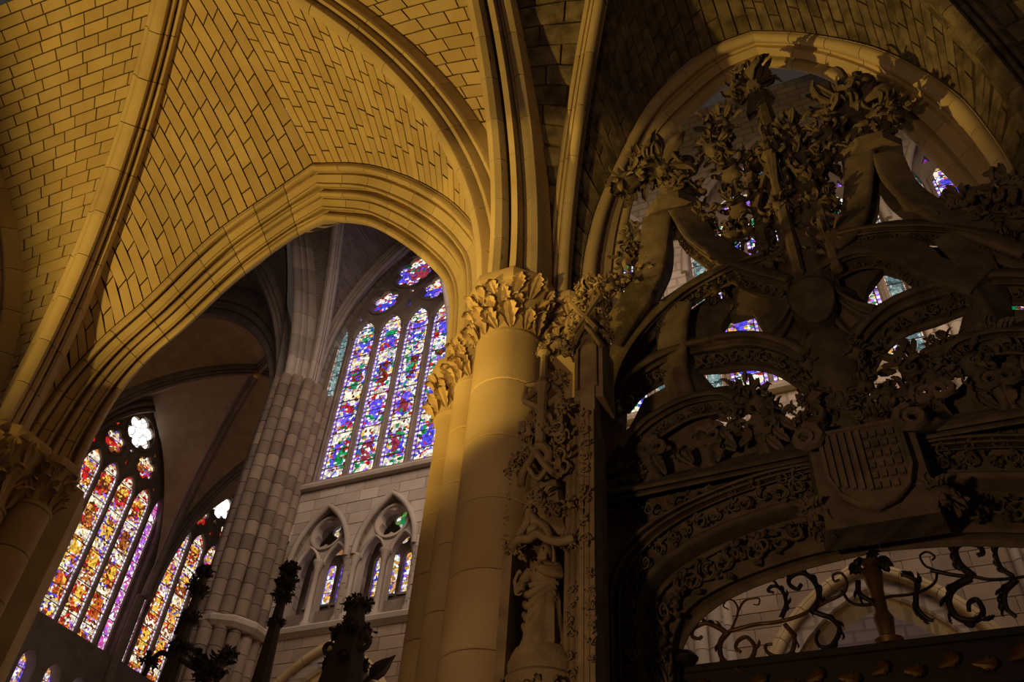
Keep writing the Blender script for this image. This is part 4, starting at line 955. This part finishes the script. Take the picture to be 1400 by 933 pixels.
# slender pinnacle with lozenge tracery
xs = X(744, 560); build(MB().lathe([(.045, Z(620)), (.04, Z(540)), (.07, Z(530)), (.035, Z(520)), (.03, Z(490)), (.06, Z(486)), (.01, Z(470))], (xs, YB-.05), 8), 'slender_pinnacle', M_CARVE, but)
loz = [(717, 548), (742, 560), (768, 538), (748, 520)]
for a, b in zip(loz, loz[1:]+loz[:1]): build(MB().tube([PY(*a, YB), PY(*b, YB)], .03, 6), 'lozenge_bar', M_CARVE, but, 60)
for a, b in (((717, 548), (718, 528)), ((718, 528), (742, 524))): build(MB().tube([PY(*a, YB), PY(*b, YB)], .025, 6), 'lozenge_bar', M_CARVE, but, 60)
build(MB().box(X(757, 580), X(769, 580), YB, YB+.15, Z(605, 760), Z(545, 760)), 'pilaster', M_CARVE, but)
build(MB().box(X(704, 600), X(724, 600), YB+.05, YB+.2, Z(625, 715), Z(570, 715)), 'pilaster', M_CARVE, but)
for a, b, s_ in ((735, 575, 26), (752, 590, 26), (722, 590, 24), (716, 625, 24), (705, 640, 24), (760, 620, 26), (745, 480, 24), (765, 520, 24), (770, 560, 24), (835, 390, 30), (760, 470, 34), (775, 480, 28), (738, 680, 28), (742, 695, 30), (728, 688, 24), (760, 700, 24), (705, 752, 26), (782, 742, 26), (780, 690, 20)):
    crocket(but, a, b, s_, YB-.02, CK_CARVE)
# canopies
def ogee(pts, r=.03): build(MB().tube(Curve(PYs(pts, YB-.08)).p, r, 6), 'canopy_arch', M_CARVE, but, 60)
ogee([(712, 665), (716, 645), (726, 628), (735, 612), (741, 603)]); ogee([(758, 648), (745, 636), (735, 622), (728, 612)]); ogee([(749, 632), (750, 618), (742, 610), (733, 610)], .035); ogee([(722, 640), (735, 655), (748, 640)], .02)
ogee([(707, 745), (712, 728), (720, 715), (724, 698)]); ogee([(752, 738), (746, 722), (735, 714), (728, 712)]); ogee([(724, 702), (733, 712), (736, 722)], .025)
ogee([(698, 752), (708, 738), (722, 737), (735, 730), (748, 737), (765, 741), (785, 736)], .035)
cz = Z(734); cxx = X(738, 740)
build(MB().lathe([(.2, cz+.02), (.23, cz+.06), (.2, cz+.14), (.15, cz+.3), (.09, cz+.55)], (cxx, 5.12), 10), 'canopy_hood', M_CARVE, but)
# corbel under the statue
kz = Z(885, 735); kx = X(733, 890)
build(MB().lathe([(.05, kz-.75), (.12, kz-.6), (.2, kz-.4), (.25, kz-.25), (.26, kz-.2), (.23, kz-.17), (.24, kz-.1), (.21, kz-.02), (.2, kz)], (kx, 5.1), 14), 'corbel', M_CARVE, but, 40)
f1 = Curve([V((kx-.24*cos(a), 5.1-.24*sin(a), kz-.22)) for a in [i*pi/8 for i in range(9)]], False); f2 = Curve([V((kx-.18*cos(a), 5.1-.18*sin(a), kz-.42)) for a in [i*pi/8 for i in range(9)]], False)
foliage('foliage_frieze', f1, f2, M_CARVE, but, .1)
# statue
def statue(base, H_):
    st = thing('statue', 'weathered stone statue in draped robes standing on a corbel under the canopy', 'statue', base)
    rows = []
    prof = [(0, .2, .15), (.04, .21, .16), (.15, .19, .15), (.3, .18, .145), (.42, .17, .135), (.52, .145, .115), (.58, .13, .1), (.66, .155, .115), (.73, .18, .115), (.77, .175, .1), (.8, .13, .085), (.82, .075, .065), (.835, .05, .052), (.87, .05, .052)]
    for z, rx, ry in prof:
        r = []
        for k in range(36):
            a = 2*pi*k/36; fold = (1+.17*sin(8*a+5*z)+.08*sin(15*a-4*z))*(1 if z < .5 else 1)
            amp = max(0, .56-z)/.56; f_ = 1+(fold-1)*(amp*.9+.12*(z < .78))
            r.append(V((base.x+rx*H_*f_*cos(a)+.03*H_*sin(3*z), base.y+ry*H_*f_*sin(a), base.z+z*H_)))
        rows.append(r)
    mb = MB().grid(rows, True, True)
    hx = V((base.x+.025*H_, base.y-.015*H_, base.z+.93*H_))
    hr = []
    for i in range(11):
        t = -pi/2+pi*i/10
        hr.append([hx+V((.075*cos(t)*cos(a), .084*cos(t)*sin(a)*(1.1 if sin(a) < 0 and i == 4 else 1), .085*sin(t)))*H_ for a in [2*pi*k/14 for k in range(14)]])
    mb.grid(hr, True, True)
    body = build(mb, 'body', M_CARVE, st, 50)
    nz = MB().tube([hx+V((0, -.075, .02))*H_, hx+V((0, -.098, -.012))*H_, hx+V((0, -.08, -.02))*H_], [.008, .016, .014], 5)
    build(nz, 'nose', M_CARVE, body, 60)
    hb = MB()
    for k in range(14):
        a = pi*.05+k*pi*.9/13
        hb.tube([hx+V((.06*cos(a), .04*sin(a)+.01, .075))*H_, hx+V((.085*cos(a), .075*sin(a)-.005, .0))*H_, hx+V((.085*cos(a), .06*sin(a)+.01, -.09))*H_], .02*H_, 5)
    for k in range(5): hb.tube([hx+V(((k-2)*.018, -.068, -.045))*H_, hx+V(((k-2)*.014, -.075, -.11))*H_], .014*H_, 5)
    build(hb, 'hair_and_beard', M_CARVE, st, 60)
    def arm(pts, rad): return build(MB().tube([base+V(p)*H_ for p in pts], [r*H_ for r in rad], 8), 'sleeve', M_CARVE, st, 60)
    arm([(-.14, -.02, .76), (-.2, -.04, .66), (-.22, -.08, .56), (-.2, -.15, .52)], [.055, .06, .06, .045])
    arm([(.16, -.02, .76), (.2, -.08, .67), (.12, -.16, .66), (.04, -.17, .69)], [.055, .06, .055, .04])
    for c, s_ in (((-.19, -.17, .52), -1), ((.03, -.175, .695), 1)):
        hb = MB(); p = base+V(c)*H_
        hb.tube([p+V((.02*s_, .01, -.01)), p, p+V((-.03*s_, -.02, .01))], [.02, .026, .02], 6)
        for q in range(4): hb.tube([p+V((-.03*s_, -.02, .018-.012*q)), p+V((-.055*s_, -.035, .02-.013*q)), p+V((-.06*s_, -.015, .018-.013*q))], .007, 4)
        hb.tube([p+V((0, -.02, .025)), p+V((-.03*s_, -.04, .035))], .008, 4)
        build(hb, 'hand', M_CARVE, st, 60)
    dr = MB()
    for k in range(4):
        z = .56-.06*k; dr.tube(Curve([base+V(q)*H_ for q in ((-.17, -.04, z-.02-.04*k), (-.1, -.1, z-.06-.05*k), (.03, -.115, z-.02-.02*k), (.15, -.05, z+.06))]).p, .036*H_, 8)
    dr.tube([base+V(q)*H_ for q in ((-.17, -.05, .6), (-.05, -.13, .57), (.1, -.12, .575), (.17, -.03, .6))], .025*H_, 6)
    build(dr, 'draped_mantle', M_CARVE, st, 60)
    build(MB().tube([base+V(q)*H_ for q in ((-.23, -.12, .5), (-.25, -.14, .62), (-.24, -.1, .72), (-.21, -.1, .74))], .022*H_, 6), 'scroll', M_CARVE, st, 60)
    st.scale = (.86, 1, 1)
    return st
sb = V((kx, 5.06, kz-.005)); statue(sb, Z(748, 740, 5.05)-kz)
# ================================================================== iron grille in the portal
YG = 6.32
gr = thing('iron_grille', 'black wrought iron portal grille with a cresting of leafy scrolls', 'grille', V((XC, YG, 0)))
GX0 = oP(.5*0).x-.04; GX1 = 2*XC-GX0
def rail(p0, p1, h, name, x0=0, x1=0, d=.05):
    x0, x1 = GX0, GX1
    a, b = PY(*p0, YG), PY(*p1, YG); z = (a.z+b.z)/2
    build(MB().box(x0, x1, YG-d, YG+d, z-h, z), name, M_IRON, gr); return z
zr = rail((1000, 911), (1300, 868), .05, 'top_rail')
build(MB().box(GX0, GX1, YG-.015, YG+.015, zr-.3, zr-.05), 'frieze_plate', M_IRON, gr)
zl = zr-.3; build(MB().box(GX0, GX1, YG-.05, YG+.05, zl-.05, zl), 'bottom_rail', M_IRON, gr)
n = 22
bal = mesh_of(MB().lathe([(.022, 0), (.022, zl-.5), (.04, zl-.45), (.03, zl-.38), (.045, zl-.25), (.024, zl-.12), (.03, zl)], (0, 0), 8), 'baluster', 40); bal.materials.append(M_IRON)
for k in range(n): put(bal, 'baluster', gr, Matrix.Translation((GX0+.12+k*(GX1-GX0-.24)/(n-1), YG, 0)))
for k in range(15): put(random.choice(LV_GILT), 'frieze_leaf', gr, Matrix.Translation((GX0+.1+k*(GX1-GX0-.3)/14, YG-.02, zr-.2)) @ frame(V((1, 0, .3*(-1)**k)), V((0, 1, 0))) @ Matrix.Scale(.2, 4))
SCR = [([(996, 864), (985, 879), (987, 900), (1004, 911), (1026, 902), (1032, 885), (1021, 872), (1009, 877), (1006, 887), (1013, 892)], 7, 1),
       ([(996, 868), (983, 859), (966, 853), (949, 859), (946, 870), (955, 874), (960, 870)], 7, 1),
       ([(1000, 861), (1009, 837), (1004, 823), (994, 821), (989, 829), (996, 834)], 3, 1), ([(1008, 838), (1017, 823), (1028, 819), (1038, 819), (1037, 827), (1030, 827)], 3, 1),
       ([(996, 864), (1030, 855), (1062, 851), (1094, 842), (1126, 825), (1152, 812), (1158, 797), (1150, 784), (1139, 787), (1141, 795), (1148, 793)], 5, 1),
       ([(1068, 846), (1075, 825), (1068, 806), (1056, 802), (1050, 808), (1058, 811)], 6, 0), ([(1107, 840), (1120, 819), (1113, 795), (1096, 784), (1081, 789), (1079, 799), (1090, 806), (1096, 799)], 8, 0),
       ([(1073, 854), (1086, 872), (1081, 894), (1062, 898), (1049, 892), (1047, 883), (1056, 881)], 6, 1), ([(1114, 838), (1137, 847), (1148, 862), (1137, 883), (1122, 885), (1116, 874), (1120, 862)], 7, 0),
       ([(1151, 808), (1164, 825), (1190, 827), (1211, 817), (1250, 812), (1276, 799), (1280, 782), (1265, 774), (1258, 761), (1267, 755), (1278, 761), (1274, 767)], 4, 0),
       ([(1254, 812), (1252, 795), (1237, 787), (1231, 787)], 7, 0), ([(1252, 814), (1254, 832), (1267, 846), (1276, 849)], 7, 0), ([(1173, 795), (1175, 812), (1190, 823), (1207, 838), (1211, 859)], 7, 0),
       ([(1272, 780), (1306, 787), (1331, 789), (1357, 793), (1400, 789), (1440, 780)], 5, 0), ([(1331, 789), (1312, 772), (1306, 752), (1316, 743), (1336, 746), (1344, 756), (1336, 760)], 9, 0),
       ([(1327, 791), (1304, 804), (1297, 823), (1308, 844), (1331, 849), (1344, 838), (1336, 821), (1325, 825), (1325, 836)], 9, 0), ([(1385, 789), (1368, 776), (1361, 754), (1368, 743), (1378, 743), (1382, 749)], 6, 0), ([(1389, 793), (1374, 810), (1376, 832), (1389, 844)], 8, 0)]
for pts, r, g in SCR:
    C = Curve(PYs(pts, YG-.02)); d = (C.p[0]-EYE).length; rr = r*.55*d/F
    m = len(C.p); build(MB().tube(C.p, [rr*(1-.45*i/m) for i in range(m)], 6), 'iron_scroll', M_GILT if g else M_IRON, gr, 60)
    if r > 5:
        for k in range(5):
            t = .12+.13*k; p = C(t); tg = (C(t+.03)-C(t-.03)).normalized(); sd = V((tg.z, 0, -tg.x))
            ctr = sum((C(q/8) for q in range(9)), V((0, 0, 0)))/9
            if sd.dot(p-ctr) < 0: sd = -sd
            put(random.choice(LV_GILT if g else LV_IRON), 'acanthus_leaf', gr, Matrix.Translation(p) @ frame(tg+sd*.7, sd) @ Matrix.Scale(rr*4.2, 4))
vz0, vz1 = PY(1213, 866, YG).z, PY(1213, 767, YG).z; vxx = PY(1213, 866, YG).x; dv = vz1-vz0
build(MB().lathe([(.09, zr-.01), (.1, zr+.03), (.05, zr+.06), (.07, vz0+.2*dv), (.045, vz0+.3*dv), (.05, vz0+.6*dv), (.075, vz0+.85*dv), (.05, vz0+.95*dv), (.09, vz1)], (vxx, YG), 12), 'vase_post', M_GILT, gr, 40)
for k in range(9): put(random.choice(LV_IRON), 'acanthus_leaf', gr, Matrix.Translation((vxx, YG, vz1-.02)) @ frame(V((cos(k*.7), sin(k*.7)*.6, .35)), V((0, 0, 1))) @ Matrix.Scale(.19, 4))
bp = PY(937, 901, YG-.08); build(MB().lathe([(.01, bp.z-.06), (.07, bp.z-.04), (.1, bp.z), (.07, bp.z+.04), (.01, bp.z+.06)], (bp.x, bp.y), 12), 'round_boss', M_IRON, gr, 60)
# ================================================================== dark choir spires in front of the far wall
def spire(label, base, top, y, wide, marks, leaf=1.):
    a, b = PY(*base, y), PY(*top, y); xx = (a.x+b.x)/2; t = thing('choir_spire', label, 'spire', V((xx, y, 0)), 'dark spires in the choir')
    zb, zt = a.z, b.z; h = zt-zb
    build(MB().lathe([(wide*2.2, 0), (wide*2.2, zb-1.2), (wide*2.6, zb-1.1), (wide*1.4, zb-.9)], (xx, y), 8), 'stall_canopy', M_WOOD, t)
    build(MB().lathe([(wide*1.4, zb-.9), (wide, zb), (wide*.75, zb+h*.35), (wide*.5, zb+h*.7), (wide*.35, zt-.05), (.02, zt)], (xx, y), 8), 'spire_shaft', M_WOOD, t)
    for f, s_ in marks:
        for k in range(4):
            an = k*pi/2+.4; put(random.choice(CK_WOOD[:3]), 'crocket', t, Matrix.Translation((xx+cos(an)*wide*(1-.6*f), y+sin(an)*wide*(1-.6*f), zb+h*f)) @ Matrix.Rotation(an, 4, 'Z') @ Matrix.Rotation(.8, 4, 'Y') @ Matrix.Scale(s_, 4))
    put(CK_WOOD[3], 'finial', t, Matrix.Translation((xx, y, zt-.1)) @ Matrix.Scale(.2*leaf, 4))
    return t, xx
spire('slim dark spire with a tight leafy finial, against the tall clustered pier', (352, 940), (400, 772), 9., .12, [(.5, .1), (.72, .16), (.84, .2), (.95, .18)], 1.1)
s2, x2 = spire('stout dark crocketed spire below the triforium arches', (470, 940), (487, 822), 9., .3, [(.25, .14), (.62, .2), (.95, .16)], 1.1)
for sgn in (-1, 1): build(spiral(V((x2+sgn*.26, 9, PY(470, 885, 9.).z)), .15, V((1, 0, 0)), V((0, 0, 1)), V((0, -1, 0)), 1.2, sgn, .05), 'crocket_scroll', M_WOOD, s2, 60)
pl, pe = PY(498, 934, 8.95), PY(541, 896, 8.95); build(MB().tube([pl.lerp(pe, t) for t in (0, .2, .3, .5, .7, .85, 1)], [.03, .035, .09, .1, .07, .03, .005], 6), 'dart_finial', M_WOOD, s2, 40)
s0, x0_ = spire('slim dark spire with curling branches, against the half hidden amber window', (232, 940), (278, 776), 9., .13, [(.3, .16), (.55, .16), (.78, .16), (.95, .16)], 1.)
for pts in ([(240, 905), (222, 893), (207, 905), (196, 925)], [(250, 880), (270, 893), (285, 905), (300, 912)], [(262, 840), (250, 850), (240, 868)], [(245, 900), (262, 912), (280, 918), (300, 900), (312, 893)]):
    build(MB().tube(Curve(PYs(pts, 9.)).p, .04, 6), 'branch', M_WOOD, s0, 60)
for a, b, s_ in ((300, 908, 30), (285, 918, 28), (312, 895, 22), (272, 905, 24), (205, 905, 20), (265, 800, 18), (285, 925, 30)): crocket(s0, a, b, s_, 9., CK_WOOD)
